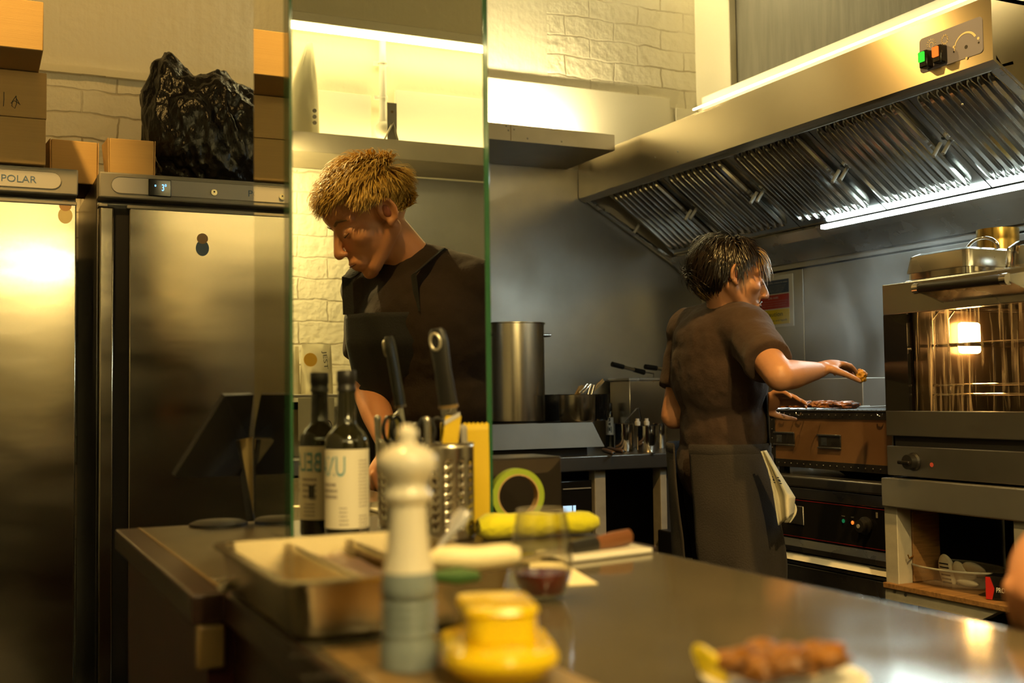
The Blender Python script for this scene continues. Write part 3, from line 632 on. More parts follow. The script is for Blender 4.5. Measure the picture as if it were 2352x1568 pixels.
def knife(topx, topy, botx, boty, dd, label, ringy, s0=0, bl=None):
    a, c = PS(topx,topy,SH+dd), PS(botx,boty,SH+dd+.005); t = thing('kitchen_knife', label, 'knife', c, 0, 'knives in the steel holder')
    ax = (c-a).normalized(); sd_ = (_R-ax*_R.dot(ax)).normalized(); nn = ax.cross(sd_); L = (c-a).length
    ag = .5; sd_ = (sd_*math.cos(ag)+nn*math.sin(ag)).normalized(); nn = ax.cross(sd_)
    h = MB().tube([a-ax*.002, a+ax*.004, a+ax*.02, a+ax*L*.5, a+ax*L*.9, a+ax*L], [(.010,.006),(.0145,.008),(.0165,.009),(.0145,.009),(.016,.009),(.0165,.0085)], 20, flat=sd_).build('handle', M['black'], t)
    if ringy:
        r_ = a+ax*.018; f_ = nn if nn.dot(_F) < 0 else -nn
        pts = [r_+f_*.0092+ax*(.0125*math.cos(q))+sd_*(.009*math.sin(q)) for q in [2*PI*k/24 for k in range(25)]]
        MB().tube(pts, .0024, 8, caps=False).build('ring', mat('ring_metal', (.5,.46,.36), .35, .6) , h)
        MB().obox(r_+f_*.0088, ax*.0105, sd_*.0072, f_*.0006).build('ring_hole', M['void'], h, bevel=.003)
        text('professional', 'lettering', mat('dull_gold_print', (.14,.12,.05), .5), h, a+ax*.047+f_*.0096+sd_*(.002), ax, f_.cross(ax), .045, .0045) if False else None
    MB().tube([c-ax*.003, c+ax*.002], [(.0175,.0095),(.0175,.0095)], 20, flat=sd_).build('bolster', M['ctrim'], t)
    w_ = .0145
    MB().prism([c+sd_*w_, c-sd_*w_, c+ax*.085-sd_*w_*.9, c+ax*.10+sd_*w_*.2, c+ax*.085+sd_*w_], nn*.0016).build('blade', M['steel'], t, smooth=0)
knife(1003,757,1030,934,0,'black ring-ended kitchen knife in the steel holder', True)
def scissors():
    a = PS(985,985,SH+.01); t = thing('kitchen_scissors', 'black loop handled scissors standing in the steel holder', 'scissors', a)
    for dx, nm in ((0,'finger_loop'),(.018,'finger_loop')):
        c = a+_R*(dx-.004)+V(0,0,-.004); pts = [c+_R*(.013*math.cos(q))+V(0,0,.021*math.sin(q)) for q in [2*PI*k/22 for k in range(23)]]
        MB().tube(pts, .0032, 8, caps=False).build(nm, M['black'], t)
        MB().prism([c+V(-.003,0,-.02),c+V(.003,0,-.02),c+V(.004,0,-.11),c+V(-.002,0,-.11)], (0,.002,0)).build('blade', M['steel'], t, smooth=0)
scissors()
def hilt(px, py, r, m, nm, label, dd=.0, L=.09):
    a = PS(px,py,SH+dd); t = thing(nm, label, 'utensil', a-V(0,0,L))
    MB().cap(a, a-V(-.003,0,L), r, r*.8, 14).build('handle', m, t)
hilt(981,965,.0062,M['steel'],'steel_utensil','steel round ended utensil handle left of the ring-ended knife in the holder',-.02)
hilt(1062,985,.0075,M['grey_pl'],'spatula','dark spatula handle at the right rim of the steel holder',.02)
a = PS(1036,1000,SH-.02); t = thing('packet_sachet', 'small yellow sachet tucked into the steel holder', 'packet', a)
yl_ = mat('yellow_paper', (.68,.46,.015), .55)
MB().obox(a, _R*.012, V(0,0,.03)+_R*.004, _F*.001).build('sachet', yl_, t)
MB().obox(a+V(0,0,.026)+_R*.002-_F*.0012, _R*.012+V(0,0,.007), V(0,0,.0035), _F*.001).build('sachet_band', M['lgrey_pl'], t)
# yellow packet leaning by the mirror
a, c = PS(1066,1190,1.84), PS(1120,975,1.84)
t = thing('paper_packet', 'tall flat yellow paper packet with a pinked top against the mirror', 'packet', (a.x,a.y,ZC))
def yp(u, v_):
    x = PS(1064+(60)*u, 1100, 1.84); z = ZC+.001+(PS(1095,975,1.84).z-ZC)*v_
    if v_ > .99: z += .003*(int(u*12)%2)
    return V(x.x, min(x.y,YM-.012)+.004*math.sin(u*PI)*(-1)*(1-abs(2*v_-1)), z)
MB().grid(yp, 12, 14).build('packet', yl_, t, solid=.006)
# ------------------------------------------------------------------ tablet till left of the pillar
t = thing('tablet_till', 'dark tablet till on a stand beside the mirror pillar', 'tablet', PZ(540,1208,ZC))
tb_ = PS(583,1000,1.98)
c1 = [PS(515,908,1.96), PS(400,1095,1.93), PS(575,1100,2.05), PS(625,905,2.06)]
nrm = (c1[1]-c1[0]).cross(c1[3]-c1[0]).normalized(); nrm = nrm if nrm.dot(_F) > 0 else -nrm
A_, B_, D_, E_ = PS(515,908,1.90), PS(402,1092,1.86), PS(540,1100,2.02), PS(600,905,2.03)
E_.x = min(E_.x,xc-.004); D_.x = min(D_.x,xc-.004)
pn_ = (B_-A_).cross(D_-A_).normalized()
def tabp(x, y): d = ray(x,y); q = EYEP+d*((A_-EYEP).dot(pn_)/d.dot(pn_)); q.x = min(q.x, xc-.004); return q
MB().prism([tabp(*q) for q in ((517,908),(402,1092),(408,1098),(562,1092),(541,1014),(546,1008),(582,1005),(583,906))], (nrm*.009)).build('screen_body', M['black'], t, smooth=0)
bs = PZ(568,1203,ZC)
MB().lathe([(0,0),(.05,0),(.05,.005),(.04,.009),(0,.010)], (xc-.055,bs.y,ZC+.0002), 32).build('base', M['black'], t)
MB().prism([PS(541,1012,2.03), PS(549,1010,2.03), PS(583,1196,2.03), PS(566,1196,2.03)], _F*.012).build('stand_arm', M['black'], t)
MB().prism([PS(540,1012,2.035)+V(-.0,0,0), PS(580,1004,2.035), PS(582,1182,2.035)], _F*.003).build('reflection_patch', mat('khaki_reflection', (.34,.25,.10), .6), t, smooth=0)  # khaki triangle stands in for a reflection, put into the colour
# ------------------------------------------------------------------ more on the near counter
# yellow cloth roll
a, c = PZ(1098,1240,ZC), PZ(1372,1226,ZC)
t = thing('yellow_cloth', 'rolled bright yellow cleaning cloth behind the wine glass', 'cloth', a)
yc = mat('yellow_cloth', (.70,.64,.012), .9, bump=.4, bscale=90, sheen=.3)
n_ = 14; pts = []; rs = []
for k in range(n_+1):
    u = k/n_; p = a.lerp(c,u); r_ = .0185+.002*math.sin(u*5)+.0015*math.sin(u*17)-(.006 if k in (0,n_) else 0); pts.append(V(p.x,p.y,ZC+.0195)); rs.append((r_*1.25,r_))
MB().tube(pts, rs, 24, flat=(0,1,0)).build('cloth_roll', yc, t)
ax = (pts[-1]-pts[0]).normalized(); b = MB()
b.tube([pts[0]-ax*.001+V(0,.010*q*math.cos(q*9),.010*q*math.sin(q*9)) for q in [k/40 for k in range(10,41)]], .0012, 6); b.build('roll_edge', mat('cloth_edge', (.2,.16,.01), .9), t)
# brown handled knife and white board edge
a, c = PZ(1310,1262,ZC+.012), PZ(1444,1232,ZC+.020)
t = thing('brown_knife', 'kitchen knife with a brown wooden handle beside the yellow cloth', 'knife', a)
m_ = a.lerp(c,.42); MB().tube([m_, m_.lerp(c,.5), c], [(.010,.009),(.012,.010),(.011,.009)], 14, flat=(0,0,1)).build('handle', mat('brown_handle', (.15,.055,.018), .45), t)
MB().tube([a, m_], [(.011,.009),(.0105,.0095)], 14, flat=(0,0,1)).build('bolster', M['black'], t)
d_ = (a-c).normalized(); MB().prism([a+V(0,0,.008), a-V(0,0,.006), a+d_*.10-V(0,0,.006), a+d_*.12+V(0,0,.004)], (0,.0015,0)).build('blade', M['steel'], t, smooth=0)
a, c = PZ(1300,1288,ZC+.004), PZ(1500,1264,ZC+.004)
t = thing('white_board', 'thin white cutting board edge on the far right corner of the counter', 'cutting board', a)
MB().obox((a+c)/2+V(0,.045,0), (c-a)/2, V(0,.045,0), V(0,0,.0035)).build('board', M['gloss_white'], t, bevel=.002)
# black device box with tape roll
p = PZ(1212,1196,ZC); 
t = thing('black_printer_box', 'dark printer box on the counter right of the mirror pillar', 'printer', (xm+.05,p.y+.03,ZC))
yb = 1.93; x1_ = PY(1290,1100,yb).x; zt_ = PY(1290,1047,yb).z
MB().box((xm+.012,yb,ZC+.0005),(x1_,yb+.12,zt_)).build('housing', mat('brown_black', (.020,.015,.011), .3), t, bevel=.003)
MB().prism([(xm+.012,yb-.001,zt_-.004),(x1_,yb-.001,zt_-.004),(x1_-.03,yb-.0015,zt_-.03),(xm+.012,yb-.0015,zt_-.034)], (0,.0008,0)).build('front_band', mat('brown_panel', (.05,.036,.024), .35), t, smooth=0)
# tape roll
st = (PZ(1190,1200,ZC)-EYEP).dot(_F); kt = st/FPX; tc = PS(1187,1139,st); R0 = 62*kt; tc.z = ZC+R0+.0005
t = thing('masking_tape', 'lime green roll of masking tape standing against the dark printer box', 'tape', (tc.x,tc.y,ZC))
axd = (-_F+_R*.30); axd.z = 0; axd.normalize()
lg = mat('lime_tape', (.32,.42,.03), .5)
MB().lathe([(R0*.80,-.011),(R0,-.011),(R0,.011),(R0*.80,.011),(R0*.80,-.011)], tc, 48, axd, cap=False).build('tape_roll', lg, t)
MB().lathe([(R0*.745,-.0112),(R0*.798,-.0112),(R0*.798,.0112),(R0*.745,.0112),(R0*.745,-.0112)], tc, 48, axd, cap=False).build('card_core', M['card_lid'], t)
# wine glass
g0 = PZ(1253,1384,ZC); sg = (g0-EYEP).dot(_F); kg = sg/FPX; zg = lambda py: PX(1240,py,g0.x).z-ZC
g0 = PZ(1246,1372,ZC); g0 = V(g0.x,g0.y,ZC+.0003)
t = thing('wine_glass', 'stemless glass with a little red wine on the counter', 'glass', g0)
gl = bpy.data.materials.new('thin_glass'); gl.use_nodes = True; n, l = nodes(gl); n.clear()
o_ = n.new('ShaderNodeOutputMaterial'); mx = n.new('ShaderNodeMixShader'); tr = n.new('ShaderNodeBsdfTransparent'); gb = n.new('ShaderNodeBsdfGlossy'); lw = n.new('ShaderNodeLayerWeight')
gb.inputs['Roughness'].default_value = .03; tr.inputs[0].default_value = (.93,.92,.86,1); lw.inputs[0].default_value = .35
mr = n.new('ShaderNodeMapRange'); mr.inputs[3].default_value = .08; mr.inputs[4].default_value = .9; l.new(lw.outputs['Facing'], mr.inputs[0])
l.new(mr.outputs[0], mx.inputs[0]); l.new(tr.outputs[0], mx.inputs[1]); l.new(gb.outputs[0], mx.inputs[2]); l.new(mx.outputs[0], o_.inputs[0]); M['glass'] = gl
Hg = PS(1230,1180,sg).z-ZC
gp = [(0,.001),(.018,.001),(.026,.004),(.033,Hg*.25),(.0355,Hg*.42),(.034,Hg*.65),(.0295,Hg*.92),(.028,Hg)]
gs = 73*kg/.0355; gp = [(r*gs,z) for r,z in gp]
MB().lathe(gp, g0, 48, cap=False).build('glass_bowl', M['glass'], t, smooth=80, rec=False)
b = MB(); b.tube([g0+V(gp[-1][0]*math.cos(2*PI*k/48), gp[-1][0]*math.sin(2*PI*k/48), Hg) for k in range(49)], .0009, 6, caps=False); b.build('glass_rim', mat('rim_glass', (.5,.45,.35), .1, spec=.8, alpha=.6), t)
wn = mat('red_wine', (.14,.012,.006), .08, spec=.5)
MB().lathe([(0,.003),(.016*gs,.003),(.0245*gs,.006),(.031*gs,Hg*.22),(.0325*gs,Hg*.29),(0,Hg*.29)], g0, 40).build('red_wine', wn, t)
# paper note
pts = [PZ(x,y,ZC+.0004) for x,y in ((1215,1290),(1290,1292),(1373,1341),(1222,1350))]
tag(MB().prism(pts, (0,0,.001)).build('paper_note', mat('cream_paper', (.85,.75,.48), .6), smooth=0), 'blank cream paper note lying under the wine glass', 'paper')
# yellow butter dish (bottom is cut by the picture edge)
b0_ = PZ(1140,1585,ZC); sb = (b0_-EYEP).dot(_F); kb_ = sb/FPX
yb_ = mat('yellow_glaze', (.80,.56,.008), .16, coat=.5)
t = thing('butter_dish', 'bright yellow lidded butter dish beside the pepper mill', 'butter dish', b0_)
Rf = V(_R.x,_R.y,0).normalized(); Ff = V(_F.x,_F.y,0).normalized()
cxy = b0_+Ff*.05+Rf*0; 
def rrect(c, hw, hd, r, z, rot=-.12, n=8):
    o = []; Xr = Rf*math.cos(rot)+Ff*math.sin(rot)*-1; Yr = Ff*math.cos(rot)+Rf*math.sin(rot)
    for sx, sy, a0 in ((1,1,0),(-1,1,90),(-1,-1,180),(1,-1,270)):
        for k in range(n+1):
            a = math.radians(a0+90*k/n); o.append(V(c.x,c.y,0)+Xr*(sx*(hw-r)+r*math.cos(a))+Yr*(sy*(hd-r)+r*math.sin(a))+V(0,0,z))
    return o
def stack(rings, close=True):
    b = MB(); n = len(rings[0]); fs = []
    for i in range(len(rings)-1):
        for k in range(n): fs.append((i*n+k, i*n+(k+1)%n, (i+1)*n+(k+1)%n, (i+1)*n+k))
    fs += [tuple(reversed(range(n))), tuple((len(rings)-1)*n+k for k in range(n))]
    return b.add([p for r in rings for p in r], fs)
zb = lambda py: PX(1150,py,b0_.x+.03).z
w1, w2, w3 = 112*kb_, 138*kb_, 90*kb_
zA, zB, zC_, zD = zb(1502), zb(1470), zb(1436), zb(1376)
stack([rrect(cxy,w1*.80,.050,.03,ZC+.0005), rrect(cxy,w1*.92,.055,.03,ZC+.006), rrect(cxy,w1,.060,.032,zA-.004), rrect(cxy,w1*1.02,.062,.034,zA)]).build('dish_body', yb_, t)
stack([rrect(cxy,w2*.93,.066,.04,zA+.0005), rrect(cxy,w2,.070,.042,zA+.005), rrect(cxy,w2,.070,.042,zB-.001), rrect(cxy,w2*.93,.066,.04,zB+.004), rrect(cxy,w2*.7,.05,.03,zB+.006)]).build('flange', yb_, t)
lc = cxy+Ff*.004
stack([rrect(lc,w3*.98,.040,.018,zB+.005,-.16), rrect(lc,w3,.042,.018,zB+.008,-.16), rrect(lc,w3*.96,.040,.016,zD-.006,-.16), rrect(lc,w3*1.02,.043,.018,zD-.003,-.16), rrect(lc,w3*.96,.040,.016,zD+.001,-.16), rrect(lc,w3*.5,.02,.01,zD+.0025,-.16)]).build('lid', yb_, t)
q0 = PZ(1066,1424,ZC); t = thing('yellow_bowl', 'small yellow bowl behind the butter dish', 'bowl', q0)
sq = (q0-EYEP).dot(_F); kq = sq/FPX; zq = PS(1070,1328,sq).z-ZC
MB().lathe([(0,.0005),(.022,.0005),(50*kq,zq*.4),(68*kq,zq*.85),(68*kq,zq),(62*kq,zq*.97),(45*kq,zq*.45),(0,.012)], V(q0.x,q0.y,ZC+.0002), 40).build('bowl', mat('dull_yellow_glaze', (.66,.42,.008), .25), t)
# plate of roast chicken and lemon
pc = PZ(1800,1592,ZC); sp_ = (pc-EYEP).dot(_F); kp = sp_/FPX
t = thing('dinner_plate', 'pale plate with roast chicken at the lower right of the picture', 'plate', V(pc.x,pc.y,ZC))
RP = 190*kp; pc = pc+Ff*.0
MB().lathe([(0,.0006),(RP*.6,.0006),(RP*.95,.010),(RP,.013),(RP*.97,.0145),(RP*.62,.006),(0,.005)], V(pc.x,pc.y,ZC), 56).build('plate', M['white'], t)
ck = mat('roast_chicken', (.27,.10,.004), .4, var=.85, vscale=15, col2=(.03,.009,.002), bump=.6, bscale=45)
lk = random.Random(4)
for i,(dx,dy,r_) in enumerate(((-.50,.05,.30),(-.18,.2,.32),(.15,.1,.34),(.48,.0,.30),(.0,-.28,.30),(.62,.3,.22),(-.3,-.35,.28))):
    c_ = V(pc.x,pc.y,ZC)+Rf*dx*RP+Ff*dy*RP+V(0,0,.022+.006*lk.random())
    b = bmesh.new(); bmesh.ops.create_icosphere(b, subdivisions=4, radius=1); rr_ = r_*RP
    for v in b.verts:
        k = 1+.35*noise.noise(v.co*1.6+V(i*3.1,0,0))+.12*noise.noise(v.co*5+V(0,i,0)); v.co = V(v.co.x*rr_*1.15*k, v.co.y*rr_*.9*k, v.co.z*rr_*.55*k)
    me = bpy.data.meshes.new('chicken_piece'); b.to_mesh(me); b.free(); me.polygons.foreach_set('use_smooth',[True]*len(me.polygons)); me.materials.append(ck)
    o = bpy.data.objects.new('chicken_piece', me); C.objects.link(o); o.location = c_; o.rotation_euler = (0,0,lk.uniform(0,3))
    tag(o, ('browned roast chicken piece at the left end of the plate','browned roast chicken piece second from the left on the plate','tall roast chicken piece in the middle of the plate','browned roast chicken piece right of the middle of the plate','roast chicken piece at the near edge of the plate','small roast chicken piece at the right end of the plate','roast chicken piece beside the lemon wedge')[i], 'chicken', 'roast chicken on the plate')
lw_ = PS(1628,1530,sp_*1.0); d1 = (PS(1600,1482,sp_)-PS(1650,1575,sp_)).normalized()
t = thing('lemon_wedge', 'lemon wedge standing on the left side of the chicken plate', 'lemon', lw_)
L_ = 58*kp; b = MB()
vs = []
for i in range(13):
    a = PI*i/12; w_ = math.sin(a); p_ = lw_-d1*(L_*math.cos(a))*-1
    for j in range(7):
        q = -.9+1.8*j/6; vs.append(p_+Rf*(.012*w_*math.cos(q))+Ff*(.012*w_*math.sin(q)))
    vs.append(p_-Rf*(.008*w_))
b.add(vs, [(i*8+j, i*8+(j+1)%8, (i+1)*8+(j+1)%8, (i+1)*8+j) for i in range(12) for j in range(8)])
b.build('wedge', mat('lemon', (.72,.55,.02), .35, bump=.2, bscale=120), t)
# ------------------------------------------------------------------ worktop along the back wall
WZ = .915; WY = PZ(1289,1049.5,WZ).y
t = thing('steel_worktop', 'steel worktop along the back wall carrying the stockpot', 'worktop', (2.2,4.2,0))
MB().box((1.25,WY,WZ-.058),(3.09,4.53,WZ)).build('top', M['dark_steel'], t, bevel=.004)
lx0, lx1 = PY(1367,1150,WY+.03).x, PY(1392,1150,WY+.03).x
MB().box((lx0,WY+.03,0),(lx1,WY+.08,WZ-.059)).build('leg', M['wpaint'], t, bevel=.003)
lx0, lx1 = PY(1518,1150,WY+.03).x, PY(1570,1150,WY+.03).x
MB().box((lx0,WY+.03,0),(lx0+.03,WY+.09,WZ-.059)).build('leg', M['wpaint'], t, bevel=.003)
MB().box((lx0+.031,WY+.05,0),(lx1+.3,WY+.07,WZ-.059)).build('side_panel', M['dark_steel'], t)
MB().box((1.25,4.3,0),(3.09,4.5,WZ-.06)).build('back_panel', M['void'], t)
p = PY(1553,1222,WY-.1); tag(MB().box((p.x-.01,WY-.12,0),(p.x+.30,WY+.02,p.z)).build('black_bin', M['black'], bevel=.006), 'black bin on the floor left of the dark haired cook', 'bin')
# dark microwave under the worktop
t = thing('microwave', 'black microwave with a small bright window under the steel worktop', 'microwave', (2.15,4.1,.5))
a, c = PY(1225,1108,WY+.04), PY(1362,1240,WY+.04)
MB().box((a.x,WY+.04,.50),(c.x,4.29,a.z)).build('case', M['black_g'], t, bevel=.004)
MB().box((a.x,WY+.02,.44),(c.x,4.29,.499)).build('shelf', M['dark_steel'], t) 
u, v_ = PY(1294,1162,WY+.038), PY(1323,1212,WY+.038)
MB().box((u.x,WY+.036,v_.z),(u.x+(v_.x-u.x)*.68,WY+.04,u.z)).build('window', M['screen'], t)
MB().box((u.x+(v_.x-u.x)*.8,WY+.036,v_.z),(v_.x,WY+.04,u.z)).build('window', M['screen'], t)
u, v_ = PY(1293,1122,WY+.038), PY(1357,1122,WY+.038); MB().box((u.x,WY+.035,u.z-.004),(v_.x,WY+.04,u.z)).build('door_trim', M['grey_pl'], t)
# hotplate with a steel front
t = thing('hotplate', 'low steel fronted hob under the stockpot on the back worktop', 'hob', (1.95,4.2,WZ))
hx1 = PY(1361,1000,WY+.05).x; hzt = PY(1250,972,WY+.05).z; hzb = PY(1250,1030,WY+.03).z
MB().prism([(1.3,WY+.03,hzb),(1.3,WY+.05,hzt),(hx1,WY+.05,hzt),(PY(1388,1000,WY+.03).x,WY+.03,hzb+.0)], (0,.006,0)).build('front_panel', M['dull_steel'], t, smooth=0)
MB().box((1.3,WY+.056,hzt-.012),(hx1,4.40,hzt)).build('hob_top', M['iron'], t)
MB().box((1.32,WY+.06,WZ+.001),(hx1-.02,4.38,hzt-.013)).build('hob_body', M['void'], t)
# stockpot
PYD = 4.18; pl_, prr = PY(1122,900,PYD), PY(1245,900,PYD); rP = (prr-pl_).length/2; cP = (pl_+prr)/2; zt_ = PY(1185,742,PYD-.05).z
rP = .5*(PY(1245,900,PYD)-PY(1117,900,PYD)).length*.995; cP = PY(1181,900,PYD)
t = thing('stockpot', 'tall brushed steel stockpot on the hob beside the mirror pillar', 'pot', (cP.x,cP.y,hzt))
MB().lathe([(0,.001),(rP-.006,.001),(rP,.008),(rP,zt_-hzt-.004),(rP+.006,zt_-hzt-.002),(rP+.006,zt_-hzt+.002),(rP-.001,zt_-hzt+.002),(rP-.002,.01),(0,.008)], (cP.x,cP.y,hzt), 64).build('pot_body', M['pot'], t)
hxp, hzp = PY(1246,770,PYD).x, PY(1255,770,PYD).z
for s_ in (1,-1):
    X_ = s_*(rP-.002)
    MB().tube([(cP.x+X_,cP.y-.03,hzp),(cP.x+X_+s_*.030,cP.y-.03,hzp),(cP.x+X_+s_*.036,cP.y-.01,hzp-.002),(cP.x+X_+s_*.036,cP.y+.02,hzp-.002),(cP.x+X_+s_*.028,cP.y+.035,hzp),(cP.x+X_,cP.y+.035,hzp)], .0055, 10).build('handle', M['chrome'], t)
# black pan and small saucepan with sticks
def pot(name, label, px0, px1, ptop, pbot, yd, m, cat='pan', zbase=None, rimw=.003):
    a, c = PY(px0,ptop,yd), PY(px1,ptop,yd); r = (c-a).length/2; ce = (a+c)/2; zb_ = hzt if zbase is None else zbase; h_ = a.z-zb_
    t = thing(name, label, cat, (ce.x,ce.y,zb_))
    MB().lathe([(0,.001),(r*.88,.001),(r*.97,.012),(r,h_-.002),(r+rimw,h_),(r-.002,h_),(r*.95,.014),(0,.006)], (ce.x,ce.y,zb_), 44).build('pan_body', m, t)
    return t, ce, r, h_
t, ce, r, h_ = pot('black_pan', 'black iron pan between the stockpot and the small saucepan', 1238, 1312, 906, 966, 4.30, M['iron'])
t, ce, r, h_ = pot('saucepan', 'small steel saucepan on the hob holding wooden sticks', 1287, 1362, 906, 966, 4.02, M['pot'])
zr = hzt+h_
for i,(x0_,y0_,x1_,y1_) in enumerate(((1322,905,1331,888),(1327,904,1336,886),(1331,905,1341,887),(1350,905,1384,872),(1345,908,1380,876),(1355,905,1386,876))):
    yv = 4.0+.01*(i%3); a, c = PY(x0_,y0_,yv), PY(x1_,y1_,yv); d_ = (a-c).normalized()
    tag(MB().cap(c, a+d_*.05, .0042, .0042, 10).build('wooden_stick', mat('bamboo', (.55,.36,.14), .5) if i == 0 else bpy.data.materials['bamboo']), ('upright wooden stick leaning in the steel saucepan' if i < 3 else 'slanted wooden stick reaching right out of the saucepan'), 'stick', 'wooden sticks in the saucepan, left' if i < 3 else 'wooden sticks in the saucepan, right')
t = thing('steel_tongs', 'bent steel tongs hooked over the right rim of the saucepan', 'tongs', PY(1346,900,3.98))
for dx in (0,8):
    MB().tube([PY(1331+dx,902,3.975), PY(1349+dx,883,3.975), PY(1358+dx,884,3.975), PY(1346+dx,925,3.97)], [(.004,.0015),(.005,.0015),(.006,.0015),(.004,.0015)], 8, flat=(0,0,1)).build('arm', M['chrome'], t)
t, ce, r, h_ = pot('dark_bowl', 'dark glossy bowl right of the small saucepan', 1346, 1394, 905, 965, 4.16, M['black_g'], 'bowl')
# soy bottle
def soy():
    a = PZ(1401,1028,WZ); r = 11*4.5/FPX*.98; z_ = lambda py: PY(1401,py,a.y).z-WZ
    t = thing('soy_bottle', 'small dark sauce bottle with a white printed label beside the hob', 'bottle', (a.x,a.y,WZ))
    MB().lathe([(0,.0005),(r*1.05,.0005),(r,.004),(r*.93,z_(975)),(r*.86,z_(960)),(r*.7,z_(948)),(r*.55,z_(943)),(0,z_(942))], a, 28).build('bottle_glass', dg, t, smooth=50)
    MB().lathe([(r*.62,z_(944)),(r*.72,z_(942)),(r*.72,z_(927)),(r*.6,z_(925)),(0,z_(925))], a, 24).build('cap', M['black'], t)
    az_ = math.atan2(-a.y,-a.x)
    f = lambda u,v_: V(a.x+(r*1.02)*math.cos(az_-1.2+2.4*u), a.y+(r*1.02)*math.sin(az_-1.2+2.4*u), WZ+z_(998)+(z_(958)-z_(998))*v_)
    l_ = MB().grid(lambda u,v_: f(u,v_), 16, 1).build('label', M['white'], t)
    b = MB(); az0 = az_
    def q(u,v_): p = f(u,v_); n_ = (p-V(a.x,a.y,p.z)).normalized(); return p+n_*.0006
    def stroke(u0,v0,u1,v1,w_=.035):
        b.add([q(u0-w_,v0),q(u0+w_,v0),q(u1+w_,v1),q(u1-w_,v1)] if abs(v1-v0)>abs(u1-u0)*.3 else [q(u0,v0-w_),q(u1,v1-w_),q(u1,v1+w_),q(u0,v0+w_)], [(0,1,2,3)])
    for s_ in ((.42,.92,.58,.92),(.5,.97,.5,.80),(.40,.78,.60,.84),(.44,.68,.44,.56),(.56,.70,.56,.55),(.40,.62,.60,.62),(.34,.46,.66,.46),(.34,.16,.66,.16),(.34,.46,.34,.16),(.66,.46,.66,.16),(.43,.38,.57,.38),(.5,.42,.5,.22),(.42,.28,.58,.28)): stroke(*s_)
    b.build('label_marks', M['ink'], l_, smooth=0)
soy()
# steel cups, ladles, whisk parts
def cup(px0,px1,pt,pb,yd,label,ladle=None):
    t, ce, r, h_ = pot('steel_pot', label, px0, px1, pt, pb, yd, M['chrome'], 'pot', WZ+.0005)
    return ce, h_
ce, h_ = cup(1413,1453,972,1022,4.10,'small steel pot with a ladle in it, beside the sauce bottle')
t = thing('ladle', 'steel ladle with a hooked handle standing in the small steel pot', 'ladle', (ce.x,ce.y,WZ+.01))
MB().tube([(ce.x,ce.y,WZ+.012),PY(1436,968,4.10),PY(1462,938,4.10),PY(1468,937,4.10),PY(1473,965,4.09)], [(.004,.0015)]*2+[(.006,.002)]*3, 8, flat=(0,1,0)).build('handle', M['chrome'], t)
ce, h_ = cup(1464,1508,977,1018,4.02,'bulbous steel pot standing left of the dark haired cook')
t = thing('white_tap', 'white plastic valve cap resting on the bulbous steel pot', 'valve', (ce.x,ce.y,WZ+h_))
for px in (1470,1491):
    p = PY(px,968,4.0); MB().lathe([(0,0),(.011,0),(.012,.006),(.012,.015),(.008,.018),(.008,.028),(0,.028)], (p.x,ce.y,WZ+h_+.001), 20).build('cap', M['white'], t)
ce, h_ = cup(1500,1530,972,1012,4.25,'tall steel pot in the back beside the fryer')
# fryer box with basket handles
t = thing('deep_fryer', 'steel deep fryer with two black basket handles behind the cook', 'fryer', (2.9,4.35,WZ))
fx0 = PY(1446,920,4.33).x; fz1 = PY(1446,874,4.33).z
MB().box((fx0,4.33,WZ+.001),(fx0+.30,4.50,fz1)).build('tank', M['pot'], t, bevel=.003)
MB().box((fx0-.006,4.322,fz1),(fx0+.306,4.51,fz1+.012)).build('rim', M['steel'], t, bevel=.003)
def bask(a, c, px):
    A, B_ = PY(a[0],a[1],4.30), PY(c[0],c[1],4.33); m1, m2 = A.lerp(B_,.34), A.lerp(B_,.68)
    h = MB().tube([A,m1],.011,14).build('basket_handle', M['black'], t); MB().tube([m1,m2],.0085,14).build('ferrule', M['chrome'], h); MB().tube([m2,B_],[.010,.012],14).build('grip', M['black'], h)
    MB().tube([B_, B_+V(.05,0,-.005), B_+V(.05,0,-.045)], .003, 8).build('wire', M['chrome'], h)
bask((1406,836),(1479,855),0); bask((1482,842),(1556,852),0)
# brushes, fork and tray on the worktop
for i,(a,c) in enumerate((((1386,1032),(1409,1040)),((1398,1029),(1432,1036)))):
    A, B_ = PZ(a[0],a[1],WZ+.009), PZ(c[0],c[1],WZ+.009); t = thing('wooden_brush', ('short wooden handled brush on the worktop edge, left of the pair','longer wooden handled brush lying behind the other one')[i], 'brush', A)
    MB().tube([A,A.lerp(B_,.5),B_],[.007,.0085,.0075],12).build('handle', M['wood'], t); d_ = (B_-A).normalized()
    MB().tube([B_,B_+d_*.03],[.006,.004],10).build('ferrule', M['chrome'], t)
A, B_ = PZ(1477,1018,WZ+.003), PZ(1501,1040,WZ+.003); t = thing('steel_spatula', 'small steel spatula lying at the worktop edge', 'spatula', A)
MB().tube([A,A.lerp(B_,.6),B_],[(.003,.002),(.008,.0015),(.008,.0012)],10,flat=(1,0,0)).build('blade', M['chrome'], t)
p = PZ(1505,1022,WZ); tag(MB().box((p.x,p.y,WZ+.0005),(p.x+.32,p.y+.20,WZ+.016)).build('black_tray', M['iron'], bevel=.006), 'flat black tray on the worktop behind the cook', 'tray')
